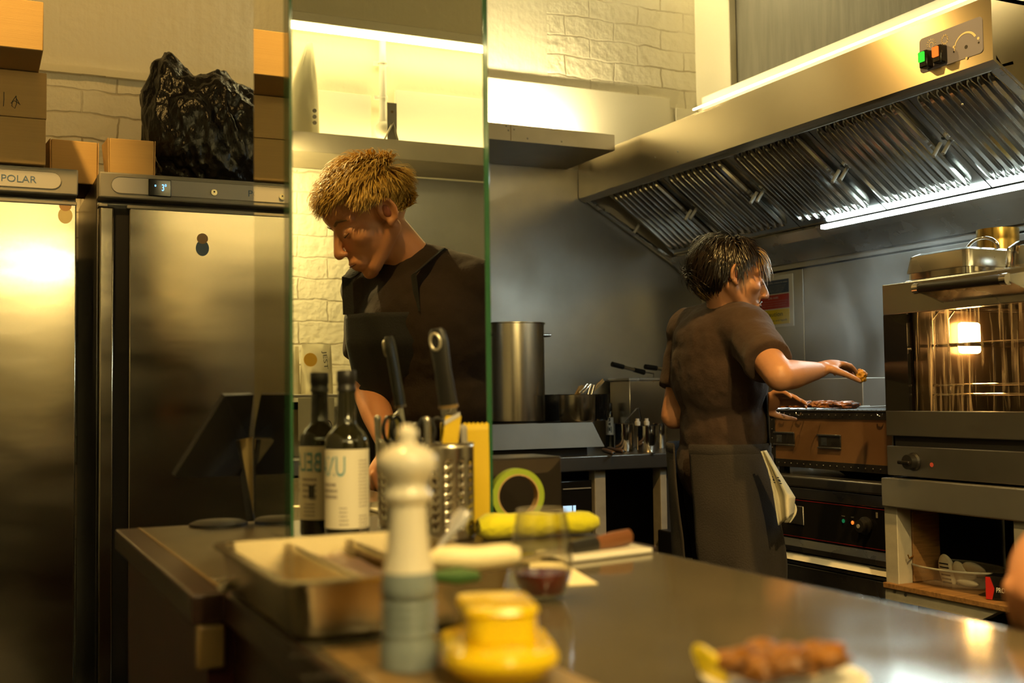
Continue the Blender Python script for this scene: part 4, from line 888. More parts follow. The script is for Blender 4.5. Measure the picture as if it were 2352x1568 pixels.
# ------------------------------------------------------------------ safety sign on the right wall
XS = 3.096
def SG(px, py): p = PX(px, py, XS); return p
a, c = SG(1738,757), SG(1823,624); zb0, zt0 = SG(1823,748).z, SG(1822,627).z; ya, yb = SG(1738,757).y, SG(1823,748).y
t = thing('safety_sign', 'white wall sign with blue, red and yellow caution blocks behind the cook', 'sign', (XS,(ya+yb)/2,zb0))
MB().box((XS,yb,zb0),(XS+.004,ya,zt0)).build('board', M['white'], t, bevel=.001)
H = zt0-zb0; W_ = ya-yb
for nm, f0, f1, m in (('blue_panel',.655,.915,mat('sign_blue',(.030,.055,.12),.4)),('red_panel',.365,.635,mat('sign_red',(.40,.015,.012),.4)),('yellow_panel',.06,.345,mat('sign_yellow',(.80,.60,.003),.4))):
    b_ = MB().box((XS-.0012,yb+W_*.10,zb0+H*f0),(XS,ya-W_*.06,zb0+H*f1)).build(nm, m, t)
    Y0 = ya-W_*.09; ww = W_*.80; T = lambda s,z,w_,mm,h=None: text(s,'lettering',mm,b_,(XS-.0015,Y0-(ww-w_)/2,zb0+H*z),(0,-1,0),(0,0,1),w_,h)
    if nm[0] == 'b':
        T('Work safely with cookers & ovens',.845,ww*.95,M['white'],H*.032)
        for i, s in enumerate(('All operators of this equipment must','Be trained to use the controls before starting','Use dry cloths and oven gloves when handling','Turn off after each use','Keep the area around it clear')): T(s,.80-.03*i,ww*(.85-.06*i),M['lgrey_pl'],H*.014)
    elif nm[0] == 'r':
        T('Do not:',.555,ww*.34,M['white'],H*.05)
        for i, s in enumerate(('Use this equipment unless trained and authorised to do so','Leave doors or hot surfaces and the equipment in the','way without permission')): T(s,.50-.045*i,ww*(.95-.08*i),M['lgrey_pl'],H*.016)
    else:
        T('Caution',.215,ww*.60,M['ink'],H*.085); T('Hot surfaces and liquids',.105,ww*.88,M['ink'],H*.05)
b = MB(); zw = PX(1600,672,3.0955).z
# ------------------------------------------------------------------ griddle oven unit under the grill
GX = 2.34
def G(px, py, x=GX): return PX(px, py, x)
gy0, gy1 = 2.385, 3.30; zt = G(1900,1099).z
t = thing('electric_range', 'steel electric range with a black control strip and lit lamps under the charcoal grill', 'range', (2.65,2.85,0))
z = lambda py, px=1900: G(px,py).z
MB().box((GX+.02,gy0,z(1390)),(3.09,gy1,zt-.035)).build('body', M['dark_steel'], t)
MB().box((GX-.005,gy0,zt-.034),(3.09,gy1,zt)).build('top_plate', M['dark_steel'], t, bevel=.006)
MB().box((GX,gy0,z(1152)),(GX+.02,gy1,zt-.036)).build('upper_panel', M['steel'], t, bevel=.002)
cpn = MB().box((GX+.002,gy0,z(1246)),(GX+.02,gy1,z(1154))).build('control_strip', M['black_g'], t)
rl_ = mat('red_line', (.25,.01,.01), .4)
for py in (1156,1243): MB().box((GX+.001,gy0,z(py)-.0008),(GX+.003,gy1,z(py)+.0008)).build('red_line', rl_, cpn)
p = G(1988,1207); kn = MB().lathe([(0,0),(.026,0),(.026,.006),(.019,.010),(.018,.026),(0,.027)], (GX+.002,p.y,p.z), 32, (-1,0,0)).build('knob', M['black'], t)
kb2 = MB(); 
for k in range(28):
    a_ = 2*PI*k/36-.9; kb2.obox((GX-.005,p.y-.0225*math.cos(a_),p.z+.0225*math.sin(a_)),(.0004,0,0),(0,.0012*math.sin(a_),.0012*math.cos(a_)) if False else (0,.0006,0),(0,0,.0012))
kb2.build('dial_marks', M['grey_pl'], kn)
MB().lathe([(0,0),(.006,0),(.006,.002),(0,.002)], (GX-.025,p.y+.002,p.z), 16, (-1,0,0)).build('knob_badge', M['grey_pl'], kn)
for px, py, m, nm in ((1937,1196,M['green_d'],'green_lamp'),(1958,1200,mat('amber_lamp',(.6,.15,.02),.3,emit=(1,.25,.03),estr=.8),'amber_lamp')):
    q = G(px,py); MB().ell(q, (.004,.005,.006), n=12, m=8).build(nm, m, t)
q = G(1937,1186); text('POWER', 'lettering', M['grey_pl'], cpn, (GX+.0012,q.y+.008,q.z), (0,-1,0), (0,0,1), .014); q = G(1958,1189); text('HEAT', 'lettering', M['grey_pl'], cpn, (GX+.0012,q.y+.007,q.z), (0,-1,0), (0,0,1), .012)
q = G(2013,1183); MB().box((GX+.0010,q.y-.0035,q.z-.008),(GX+.002,q.y+.0035,q.z+.008)).build('temperature_mark', M['grey_pl'], cpn)
q0, q1 = G(1806,1158), G(1846,1206); MB().box((GX-.002,q1.y,q1.z),(GX+.003,q0.y,q0.z)).build('door_latch', M['dark_steel'], t, bevel=.004)
MB().prism([(GX-.002,gy0,z(1248)),(GX-.016,gy0,z(1264)),(GX-.014,gy0,z(1276)),(GX+.02,gy0,z(1276)),(GX+.02,gy0,z(1248))], (0,gy1-gy0,0)).build('sloped_panel', M['steel'], t, smooth=0)
MB().prism([(GX-.02,gy0,z(1296)),(GX-.004,gy0,z(1281)),(GX+.02,gy0,z(1281)),(GX+.02,gy0,z(1296))], (0,gy1-gy0,0)).build('pale_ledge', M['white'], t, smooth=0)
MB().box((GX-.014,gy0,z(1306)),(GX+.02,gy1,z(1300))).build('drawer_rim', M['steel'], t)
MB().box((GX-.012,gy0,.45),(GX+.02,gy1,z(1309))).build('drawer', M['steel'], t, bevel=.003)
MB().box((GX+.05,gy0,0),(3.09,gy1,z(1392))).build('plinth', M['void'], t)
# plates lying on the range top
for px, py, r_, lab, m in ((1835,1066,.115,'shiny steel oval dish on the range below the grill',M['chrome']),(1985,1088,.09,'dark flat pan on the range below the right end of the grill',M['iron'])):
    c_ = PZ(px,py,zt+.004); c_.x += .02
    tag(MB().lathe([(0,0),(r_*.8,0),(r_,.010),(r_*.98,.012),(r_*.78,.003),(0,.003)], (c_.x,c_.y,zt+.0008), 40).build('steel_dish' if r_ > .1 else 'flat_pan', m), lab, 'dish')
# ------------------------------------------------------------------ charcoal grill box
BX = 2.38
gz0, gz1 = G(1900,1078,BX).z, G(1900,944,BX).z; by1, by0 = G(1770,1000,BX).y, 2.46
t = thing('charcoal_grill', 'box grill with a rusty orange panel and black riveted frame', 'grill', (BX+.2,(by0+by1)/2,gz0))
fr = .024
MB().box((BX+.004,by0+.004,gz0+.004),(BX+.33,by1-.004,gz1-.006)).build('fire_box', M['iron'], t)
pnl = mat('heat_tinted_steel', (.50,.27,.12), .38, .65, var=.35, vscale=8, bump=.1, bscale=22, col2=(.42,.22,.10))
MB().box((BX+.001,by0+fr,gz0+fr),(BX+.004,by1-fr,gz1-fr)).build('front_panel', pnl, t)
b = MB()
b.box((BX-.002,by0,gz1-fr),(BX+.004,by1,gz1)).box((BX-.002,by0,gz0),(BX+.004,by1,gz0+fr)).box((BX-.002,by0,gz0),(BX+.004,by0+fr,gz1)).box((BX-.002,by1-fr,gz0),(BX+.004,by1,gz1))
b.build('frame', M['iron'], t)
b = MB()
for k in range(19):
    y = by0+.012+(by1-by0-.024)*k/18
    for zz_ in (gz0+fr/2, gz1-fr/2): b.ell((BX-.003,y,zz_), .0022, n=8, m=6)
for k in range(1,6):
    for y in (by0+fr/2, by1-fr/2): b.ell((BX-.003,y,gz0+(gz1-gz0)*k/6), .0022, n=8, m=6)
b.build('rivet', M['dark_steel'], t)
for px, py in ((1802,1007),(1906,1014)):
    p = G(px,py,BX); s = MB().box((BX-.003,p.y-.050,p.z-.020),(BX+.002,p.y+.050,p.z+.020)).build('vent_slide', M['iron'], t, bevel=.002)
    MB().box((BX-.0035,p.y+.010,p.z-.012),(BX-.0028,p.y+.036,p.z+.012)).build('vent_hole', M['steel'], s); 
    MB().box((BX-.006,p.y-.052,p.z+.017),(BX,p.y+.052,p.z+.022)).box((BX-.006,p.y-.052,p.z-.022),(BX,p.y+.052,p.z-.017)).build('vent_rail', M['dark_steel'], s, bevel=.001)
b = MB()
for k in range(30): y = by0+.01+(by1-by0-.02)*k/29; b.tube([(BX+.0,y,gz1+.003),(BX+.33,y,gz1+.003)], .0022, 6)
b.tube([(BX,by0,gz1),(BX,by1,gz1)], .004, 8); b.build('grate', M['iron'], t)
for y in (by0+.03, by1-.03):
    for x in (BX+.03, BX+.30): MB().box((x-.012,y-.012,zt+.0005),(x+.012,y+.012,gz0+.005)).build('leg', M['iron'], t)
for px in (1797,1835,2022): p = G(px,945,BX-.01); MB().tube([V(BX-.012,p.y+.012*math.cos(q),gz1-.004+.010*math.sin(q)) for q in [PI+PI*k/8 for k in range(9)]], .0018, 6).build('wire_loop', M['chrome'], t)
# skewered chicken on the grate
mk = mat('grilled_meat', (.40,.13,.012), .3, var=.85, vscale=42, col2=(.03,.010,.004), bump=.6, bscale=70, coat=.2)
lk = random.Random(11)
def meat(c_, r3, seed, label, group, nm='grilled_chicken'):
    b = bmesh.new(); bmesh.ops.create_icosphere(b, subdivisions=4, radius=1)
    for v in b.verts:
        k = 1+.35*noise.noise(v.co*2.1+V(seed*3.7,0,0))+.15*noise.noise(v.co*6+V(0,seed,0)); v.co = V(v.co.x*r3[0]*k, v.co.y*r3[1]*k, v.co.z*r3[2]*k)
    me = bpy.data.meshes.new(nm); b.to_mesh(me); b.free(); me.polygons.foreach_set('use_smooth',[True]*len(me.polygons)); me.materials.append(mk)
    o = bpy.data.objects.new(nm, me); C.objects.link(o); o.location = c_; return tag(o, label, 'chicken', group)
nmL = ['charred chicken piece at the left end of the grill grate','charred chicken piece second from the left on the grate','yellow browned chicken piece third from the left on the grate','flat chicken piece left of the middle of the grate','chicken piece in the middle of the grate','dark topped chicken piece right of the middle of the grate','orange chicken piece second from the right on the grate','chicken piece at the right end of the row on the grate']
for i in range(8):
    px = 1806+i*20; p = G(px,936,BX+.10); meat((p.x+.03*lk.random(),p.y,gz1+.016), (.048,.017+.004*lk.random(),.013+.004*lk.random()), i, nmL[i], 'chicken pieces on the grill')
for i, px in enumerate((1822,1862,1885,1925)):
    p = G(px,938,BX+.05); t = thing('metal_skewer', ('metal skewer sticking out at the left of the grate','metal skewer second from the left on the grate','metal skewer in the middle of the grate','rightmost metal skewer on the grate')[i], 'skewer', (p.x,p.y,gz1+.006), 0, 'skewers on the grill')
    MB().tube([(BX-.03,p.y,gz1+.007),(BX+.27,p.y+.02,gz1+.012)], .0016, 6).build('rod', M['chrome'], t)
    MB().tube([V(BX-.03+.010*math.cos(q)-.010,p.y+.008*math.sin(q),gz1+.007) for q in [2*PI*k/12 for k in range(13)]], .0014, 6, caps=False).build('loop', M['chrome'], t)
p = G(1812,903,BX+.12); q = G(1835,918,BX+.12); t = thing('tongs', 'thin steel tong arm standing up behind the chicken on the grill', 'tongs', q); MB().tube([p,q,q+V(.03,0,-.03)], .0025, 8).build('arm', M['chrome'], t)
# steel box left of the grill behind the cook's arm
t = thing('steel_cabinet', 'tall plain steel cabinet behind the cook and the grill', 'cabinet', (2.85,3.2,zt))
MB().box((2.80,3.06,zt+.001),(3.085,3.60,G(1790,872,2.80).z)).build('case', M['splash'], t, bevel=.003)
# ------------------------------------------------------------------ oven on its shelf
OX = 2.24; oy1, oy0 = PX(2030,800,OX).y, PX(2030,800,OX).y-.602
def O(px, py, x=OX): return PX(px, py, x)
oz1, ozg1, ozg0, ozs, oc1, oc0 = O(2026,655).z, O(2030,724).z, O(2034,943).z, O(2033,1000).z, O(2033,1023).z, O(2033,1090).z
t = thing('convection_oven', 'steel convection oven with a glowing lamp behind its glass door', 'oven', (OX+.28,(oy0+oy1)/2,oc0))
b = MB(); D = .64
b.box((OX+.02,oy0,oz1-.006),(OX+D,oy1,oz1-.002)).box((OX+.02,oy1-.005,oc0),(OX+D,oy1,oz1-.006)).box((OX+.02,oy0,oc0),(OX+D,oy0+.005,oz1-.006)).box((OX+D-.005,oy0,oc0),(OX+D,oy1,oz1-.006)).box((OX+.02,oy0,oc0),(OX+D,oy1,oc0+.004))
b.build('casing', M['dark_steel'], t)
cav = mat('oven_inside', (.10,.06,.03), .35, .6, var=.4, vscale=8)
b = MB(); cz0, cz1, cy0, cy1 = ozg0-.02, ozg1+.03, oy0+.06, oy1-.10
b.box((OX+.40,cy0,cz0),(OX+.41,cy1,cz1)).box((OX+.03,cy0-.005,cz0),(OX+.41,cy0,cz1)).box((OX+.03,cy1,cz0),(OX+.41,cy1+.005,cz1)).box((OX+.03,cy0,cz0-.005),(OX+.41,cy1,cz0)).box((OX+.03,cy0,cz1),(OX+.41,cy1,cz1+.005))
b.build('cavity', cav, t)
dr = MB().box((OX,oy0,ozg1),(OX+.024,oy1,oz1)).build('door_top', M['steel'], t, bevel=.002)
MB().box((OX,oy0,ozs),(OX+.024,oy1,ozg0)).build('door_bottom', M['dark_steel'], t, bevel=.002)
MB().box((OX+.001,oy1-.085,ozg0),(OX+.02,oy1,ozg1)).build('door_border', M['black_g'], t)
MB().box((OX+.001,oy0,ozg0),(OX+.02,oy0+.05,ozg1)).build('door_border', M['black_g'], t)
# door glass with baked-on streaks
dgm = bpy.data.materials.new('oven_glass'); dgm.use_nodes = True; n, l = nodes(dgm); n.clear()
o_ = n.new('ShaderNodeOutputMaterial'); m1 = n.new('ShaderNodeMixShader'); m2 = n.new('ShaderNodeMixShader'); tr = n.new('ShaderNodeBsdfTransparent'); gb = n.new('ShaderNodeBsdfGlossy'); tl = n.new('ShaderNodeBsdfTranslucent')
tr.inputs[0].default_value = (.62,.56,.46,1); gb.inputs['Roughness'].default_value = .04; tl.inputs[0].default_value = (.9,.7,.4,1)
tc_ = n.new('ShaderNodeTexCoord'); mp = n.new('ShaderNodeMapping'); mp.inputs['Scale'].default_value = (1,60,3.2); l.new(tc_.outputs['Object'], mp.inputs[0])
ns = n.new('ShaderNodeTexNoise'); ns.inputs['Scale'].default_value = 1.4; ns.inputs['Detail'].default_value = 5; ns.inputs['Distortion'].default_value = .6; l.new(mp.outputs[0], ns.inputs['Vector'])
rp = n.new('ShaderNodeMapRange'); rp.inputs[1].default_value = .50; rp.inputs[2].default_value = .74; rp.inputs[3].default_value = .01; rp.inputs[4].default_value = .6; l.new(ns.outputs[0], rp.inputs[0])
l.new(rp.outputs[0], m1.inputs[0]); l.new(tr.outputs[0], m1.inputs[1]); l.new(tl.outputs[0], m1.inputs[2]); m2.inputs[0].default_value = .06; l.new(m1.outputs[0], m2.inputs[1]); l.new(gb.outputs[0], m2.inputs[2]); l.new(m2.outputs[0], o_.inputs[0])
MB().add([(OX+.012,oy0+.05,ozg0),(OX+.012,oy1-.085,ozg0),(OX+.012,oy1-.085,ozg1),(OX+.012,oy0+.05,ozg1)],[(0,1,2,3)]).build('door_glass', dgm, t, smooth=0, rec=False)
lp = PY(2226,776,cy1-.012); MB().box((lp.x-.036,cy1-.022,lp.z-.042),(lp.x+.036,cy1-.004,lp.z+.042)).build('oven_lamp', M['filament'], t, bevel=.008)
for zf in (.20,.28,.62,.93):
    b = MB(); zz_ = cz0+(cz1-cz0)*zf
    b.tube([(OX+.05,cy1-.012,zz_),(OX+.38,cy1-.012,zz_),(OX+.38,cy0+.012,zz_),(OX+.05,cy0+.012,zz_),(OX+.05,cy1-.012,zz_)], .003, 8)
    if zf == .62:
        for k in range(12): y = cy0+.03+(cy1-cy0-.06)*k/11; b.tube([(OX+.05,y,zz_),(OX+.38,y,zz_)], .0018, 6)
    b.build('rack', M['chrome'], t)
b = MB(); 
for y in (cy1-.004,cy1-.06): b.tube([(OX+.07,y,cz0+.01),(OX+.07,y,cz1-.05),(OX+.10,y,cz1-.02),(OX+.36,y,cz1-.02)], .003, 8)
b.build('side_rail', M['chrome'], t)
lo = O(2243,985); text('smeg', 'lettering', M['dark_steel'], t, (OX-.0005,lo.y+.028,lo.z-.008), (0,-1,0), (0,0,1), .052)
# door handle
h0_, h1_ = PX(2106,662,OX-.06), PX(2312,641,OX-.06)
hh_ = MB().tube([h0_,h1_], .0125, 20).build('door_handle', M['black'], t)
for p, s_ in ((h0_,1),(h1_,-1)):
    MB().tube([p+V(0,.006*s_,0), p-V(0,.012*s_,0)], .0142, 20).build('handle_end', M['chrome'], hh_)
zc_ = (h0_.z+h1_.z)/2
MB().prism([(OX-.058,h1_.y-.006,zc_-.008),(OX-.058,h0_.y+.0,zc_-.008),(OX,h0_.y-.035,zc_-.035),(OX,h1_.y-.03,zc_-.035)], (0,0,.004)).build('handle_bracket', M['steel'], hh_, smooth=0)
for y0__ in (h0_.y-.01, h1_.y-.008): MB().prism([(OX-.058,y0__,zc_-.008),(OX-.058,y0__,zc_+.008),(OX,y0__-.02,zc_+.02),(OX,y0__-.02,zc_-.036)], (0,.004,0)).build('handle_bracket', M['steel'], hh_, smooth=0)
MB().box((OX,oy0,oc0),(OX+.02,oy1,oc1)).build('control_panel', M['dark_steel'], t, bevel=.002)
MB().box((OX+.012,oy0+.02,oc1),(OX+.02,oy1-.02,ozs)).build('vent_gap', M['void'], t)
p = O(2100,1060); kn = MB().lathe([(0,0),(.024,0),(.024,.004),(.020,.008),(.019,.026),(0,.027)], (OX,p.y,p.z), 32, (-1,0,0)).build('knob', M['black'], t)
MB().box((OX-.040,p.y-.019,p.z-.006),(OX-.026,p.y+.022,p.z+.004)).build('knob_grip', M['black_g'], kn, bevel=.003)
p = O(2140,1067); MB().ell(p, (.003,.006,.006), n=12, m=8).build('red_lamp', M['red_d'], t)
# things on the oven
def bain(px0, px1, ptop, pbot, xf, dep, label, handle=True):
    z0_ = oz1+.012; a, c = PX(px0,pbot,xf), PX(px1,pbot,xf); hz__ = PX(px0,ptop+ (0),xf).z-PX(px0,pbot,xf).z
    t = thing('steel_pan_lidded', label, 'pan', ((xf+dep/2),(a.y+c.y)/2,z0_))
    cc = V(xf+dep/2,(a.y+c.y)/2,0); hy = abs(a.y-c.y)/2; L = lambda hx,hy_,r,z__: [V(cc.x+p.x,cc.y+p.y,z__) for p in loop(-hx,hx,-hy_,hy_,r,0)]
    stack([L(dep/2-.01,hy-.01,.02,z0_),L(dep/2,hy,.022,z0_+.004),L(dep/2,hy,.022,z0_+hz__*.28)]).build('pan_base', M['chrome'], t)
    stack([L(dep/2+.004,hy+.004,.024,z0_+hz__*.28+.0005),L(dep/2+.004,hy+.004,.024,z0_+hz__*.33),L(dep/2-.004,hy-.004,.022,z0_+hz__*.9),L(dep/2-.02,hy-.02,.02,z0_+hz__)]).build('lid', M['steel'], t)
    if handle:
        zt__ = z0_+hz__; yy = cc.y-.02
        MB().tube([V(cc.x,yy+.055*math.cos(q),zt__+.038*math.sin(q)) for q in [PI*k/14 for k in range(15)]], .0045, 10).build('lid_handle', M['chrome'], t)
MB_t = tag(MB().box((OX+.06,oy0-.05,oz1-.0015),(OX+.63,oy1-.02,oz1+.011)).build('oven_tray', M['steel'], bevel=.004), 'flat steel tray lying on top of the oven', 'tray')
bain(2080,2226,580,642,OX+.09,.30,'lidded steel serving pan on top of the oven')
p = PX(2300,590,OX+.455); t = thing('small_pot', 'round steel pot with an arched handle on the oven behind the lidded pan', 'pot', (p.x,p.y,oz1+.012))
rp_ = .045; hp = .05
MB().lathe([(0,0),(rp_,0),(rp_,hp),(rp_+.003,hp+.002),(rp_-.002,hp+.002),(rp_*.9,.006),(0,.006)], (p.x,p.y,oz1+.012), 32).build('pot_body', M['chrome'], t)
MB().tube([V(p.x,p.y+.045*math.cos(q),oz1+.012+hp+.028*math.sin(q)) for q in [PI*k/14 for k in range(15)]], .004, 10).build('handle', M['chrome'], t)
p = PX(2292,560,OX+.56); rt = abs(PX(2258,560,OX+.56).y-PX(2330,560,OX+.56).y)/2*1.05; ztin = PX(2292,527,OX+.56).z
t = thing('tin_can', 'gold coloured tin can at the back of the oven top', 'tin', (p.x,p.y,oz1+.012)); hT = ztin-oz1-.012
MB().lathe([(0,0),(rt,0),(rt,.004)]+[(rt*(1-.02*(i%2)),.02+i*.006) for i in range(int((hT-.04)/.006))]+[(rt,hT-.004),(rt,hT),(rt-.003,hT),(rt-.003,hT-.006),(0,hT-.006)], (p.x,p.y,oz1+.012), 40).build('can', mat('gold_tin', (.62,.42,.12), .22, 1), t)
p = PX(2375,600,OX+.2); tag(MB().lathe([(0,0),(.07,0),(.075,.01),(.070,.06),(.05,.075),(0,.08)], (p.x,p.y-.01,oz1+.012), 32).build('steel_bowl', M['chrome']), 'upturned steel bowl at the right end of the oven top', 'bowl')
# ------------------------------------------------------------------ oven stand: steel shelf, painted frame
SX = 2.22; sz1, sz0 = PX(2030,1097,SX).z, PX(2032,1163,SX).z
t = thing('oven_stand', 'painted wooden stand with a steel shelf under the oven', 'stand', (SX+.3,1.9,0))
MB().box((SX,.9,sz0),(2.80,oy1+.004,sz1)).build('steel_shelf', M['splash'], t, bevel=.003)
FX = 2.235; f = lambda px,py: PX(px,py,FX)
fy1 = f(2033,1250).y; fy0 = f(2062,1250).y; wz1, wz0 = f(2034,1335).z, f(2034,1374).z
MB().box((FX,fy0,0),(FX+.05,fy1,sz0-.001)).build('post', M['wpaint'], t, bevel=.002)
jm = MB(); jm.box((FX+.052,fy0-.002,wz1+.001),(FX+.15,fy1,sz0-.001)).build('wood_jamb', M['wood'], t, bevel=.002)
ye = f(2262,1389).y; 
MB().prism([(FX-.004,fy1,wz0),(FX-.004,fy1,wz1-.016),(FX-.004,ye-.05,wz1-.016),(FX-.004,ye+.006,wz0)], (.03,0,0)).build('front_rail', M['wpaint'], t, smooth=0)
MB().box((FX-.012,ye-.08,wz1-.015),(FX+.45,fy1,wz1)).build('wood_shelf', M['wood'], t, bevel=.002)
y2 = f(2328,1230).y; MB().box((FX,y2-.05,wz1+.0),(FX+.05,y2,sz0-.001)).build('post', M['wpaint'], t, bevel=.002)
MB().box((FX+.45,.9,0),(FX+.47,fy1,sz0-.001)).build('dark_back', M['void'], t)
for px, py in ((2058,1357),(2083,1365)): MB().lathe([(0,0),(.005,0),(.005,.001),(0,.001)], (FX-.0042,f(px,py).y,f(px,py).z), 12, (-1,0,0)).build('screw', M['dark_steel'], t)
p = PX(2078,1273,FX+.052); MB().tube([V(FX+.05,fy0-.004,p.z), V(FX+.02,fy0-.02,p.z-.002), V(FX+.015,fy0-.02,p.z+.008)], .002, 8).build('brass_hook', mat('brass', (.8,.5,.12), .2, 1), t)
# glass dish with white graters, small box
c_ = PX(2200,1345,FX+.12); t = thing('glass_dish', 'oval glass oven dish holding white utensils on the wooden shelf', 'dish', (c_.x,c_.y,wz1))
gm = mat('dish_glass', (.5,.46,.38), .06, spec=.8, alpha=.28)
ea, eb = abs(PX(2108,1290,FX+.12).y-PX(2294,1320,FX+.12).y)/2, .09
zd = PX(2200,1302,FX+.12).z-wz1
R_ = lambda k_, z__: [V(c_.x+eb*k_*math.cos(2*PI*i/48), c_.y+ea*k_*math.sin(2*PI*i/48), wz1+z__) for i in range(48)]
b = MB(); rg = [R_(.72,.001),R_(.80,.006),R_(.92,zd*.8),R_(1.0,zd),R_(1.04,zd),R_(1.04,zd+.004),R_(.98,zd+.004),R_(.88,zd*.8),R_(.75,.008)]
n_ = 48; b.add([p for r in rg for p in r], [(i*n_+k,i*n_+(k+1)%n_,(i+1)*n_+(k+1)%n_,(i+1)*n_+k) for i in range(len(rg)-1) for k in range(n_)]+[tuple(range(n_))]); b.build('dish_body', gm, t)
b = MB(); b.tube(R_(1.03,zd+.003)+[R_(1.03,zd+.003)[0]], .0025, 8, caps=False); b.build('rim', mat('rim_glass2', (.5,.48,.4), .08, spec=.9, alpha=.6), t)
pw = mat('cream_utensil', (.72,.66,.50), .4)
def disc(px, py, ry, rz, tilt, label, slots=False):
    p = PX(px,py,FX+.12); t = thing('white_grater', label, 'grater', (p.x,p.y,p.z-rz), 0, 'white utensils in the glass dish')
    X_ = V(math.cos(tilt),0,math.sin(tilt)); Z_ = V(-math.sin(tilt),0,math.cos(tilt))
    MB().ell(p, (.010,ry,rz), X_, (0,1,0), Z_, 28, 14).build('grater_body', pw, t)
    if slots:
        b = MB()
        for k in range(6): b.obox(p+Z_*(rz*(.55-.2*k))-X_*.0095, X_*.0006, (0,ry*.5,0), Z_*.0016)
        b.build('slots', M['void'], t)
disc(2178,1315,.030,.052,.25,'upright white slotted grater at the left of the glass dish',True)
disc(2208,1320,.024,.040,.35,'second white utensil standing just right of the slotted grater')
disc(2238,1308,.036,.026,.7,'tilted white utensil at the top right of the glass dish')
disc(2225,1322,.026,.010,.1,'small white round cap lying in the glass dish')
disc(2222,1338,.036,.010,.1,'flat white disc lowest at the front of the glass dish')
p = PX(2272,1350,FX+.02); t = thing('black_box', 'small black and red printed box at the end of the wooden shelf', 'box', (p.x,p.y,wz1))
bx = MB(); X_ = V(.35,-.94,0).normalized(); Y_ = V(.94,.35,0); hh2 = PX(2270,1322,FX+.02).z-wz1
bx.obox(V(p.x+.03,p.y-.008,wz1+hh2/2+.0003), X_*.026, Y_*.028, V(0,0,hh2/2)).build('carton', M['black_g'], t, bevel=.001)
fc = V(p.x+.03,p.y-.008,wz1)-Y_*.0284
MB().prism([fc-X_*.025+V(0,0,.002), fc-X_*.010+V(0,0,.002), fc-X_*.004+V(0,0,hh2*.5), fc-X_*.014+V(0,0,hh2-.002), fc-X_*.025+V(0,0,hh2-.002)], -Y_*.0004).build('red_panel', mat('red_print', (.45,.02,.015), .3), t, smooth=0)
text('PRO', 'lettering', M['white'], t, fc+X_*.001-Y_*.0006+V(0,0,hh2*.35), X_, (0,0,1), .020, .012)
# ------------------------------------------------------------------ people
def hand(b, wr, d, palm, k=1., curl=.5, left=False, thumb_in=.3):
    d = d.normalized(); palm = (palm-d*palm.dot(d)).normalized(); sd_ = d.cross(palm)*(1 if left else -1)     # sd_ points to the thumb side
    b.ell(wr+d*.047*k, (.040*k,.050*k,.0155*k), sd_, d, palm, 20, 12); b.cap(wr-d*.02*k, wr+d*.02*k, .025*k, .024*k); tips = []
    for i, (off, ln, ex) in enumerate(((.030,.95,0),(.010,1.06,.1),(-.010,1.0,.18),(-.029,.80,.28))):
        p = wr+d*(.086-.004*abs(i-1))*k+sd_*off*k; dr = (d+sd_*(off*1.6)).normalized(); c_ = curl*(1+ex)
        for j, (L, r0, r1) in enumerate(((.043,.0098,.0088),(.027,.0088,.0080),(.021,.0080,.0068))):
            dr = (dr*math.cos(c_*.62)+palm*math.sin(c_*.62)).normalized(); q = p+dr*L*ln*k; b.cap(p, q, r0*k, r1*k, 12); p = q
        tips.append(p)
    p = wr+d*.022*k+sd_*.030*k; dr = (d*.62+sd_*.72+palm*thumb_in).normalized()
    for L, r0, r1 in ((.040,.0135,.0105),(.030,.0105,.0095),(.025,.0095,.0075)):
        q = p+dr*L*k; b.cap(p, q, r0*k, r1*k, 12); p = q; dr = (dr+d*.25+palm*thumb_in*.5).normalized()
    return tips, p
def head(b, c, f, u, k=1., mouth_open=0):
    r = f.cross(u); P = lambda a, e, g: c+f*a*k+r*e*k+u*g*k
    E = lambda a, e, g, ra, re, rg: b.ell(P(a,e,g), (ra*k,re*k,rg*k), f, r, u, 24, 14)
    E(-.018,0,.030,.097,.077,.086); E(.022,0,-.030,.066,.061,.078); E(.030,0,.045,.064,.060,.048)
    for s in (-1,1):
        b.cap(P(-.015,.055*s,-.045), P(.058,.020*s,-.100), .021*k, .017*k); E(.050,.040*s,-.028,.030,.024,.024)
        b.cap(P(.076,.012*s,.020), P(.060,.048*s,.018), .0115*k, .009*k); E(.101,.012*s,-.043,.010,.0075,.007)
        e = P(-.012,.079*s,-.008); b.ell(e, (.020*k,.006*k,.030*k), (f-r*s*.35).normalized(), (r+f*.35*s).normalized(), u, 18, 10)
        pts = [e+r*s*.007*k+((f*-1+r*s*.45).normalized()*math.cos(q)*.018+u*math.sin(q)*.028)*k for q in [-1.5+.36*i for i in range(14)]]
        b.tube(pts, .0056*k, 8); b.ell(e+f*.006*k-u*.028*k+r*s*.003*k, (.010*k,.006*k,.010*k), n=12, m=8)
        E(.071,.031*s,-.004,.0145,.0155,.0105)
    E(.064,0,-.107,.020,.022,.016); b.cap(P(.082,0,.012), P(.110,0,-.036), .0085*k, .0115*k); E(.109,0,-.040,.0115,.011,.010)
    E(.074,0,-.075,.024,.028,.022); E(.092,0,-.068,.0085,.021,.0055); E(.089,0,-.079,.0085,.018,.0062); E(.086,0,-.058,.010,.012,.010)
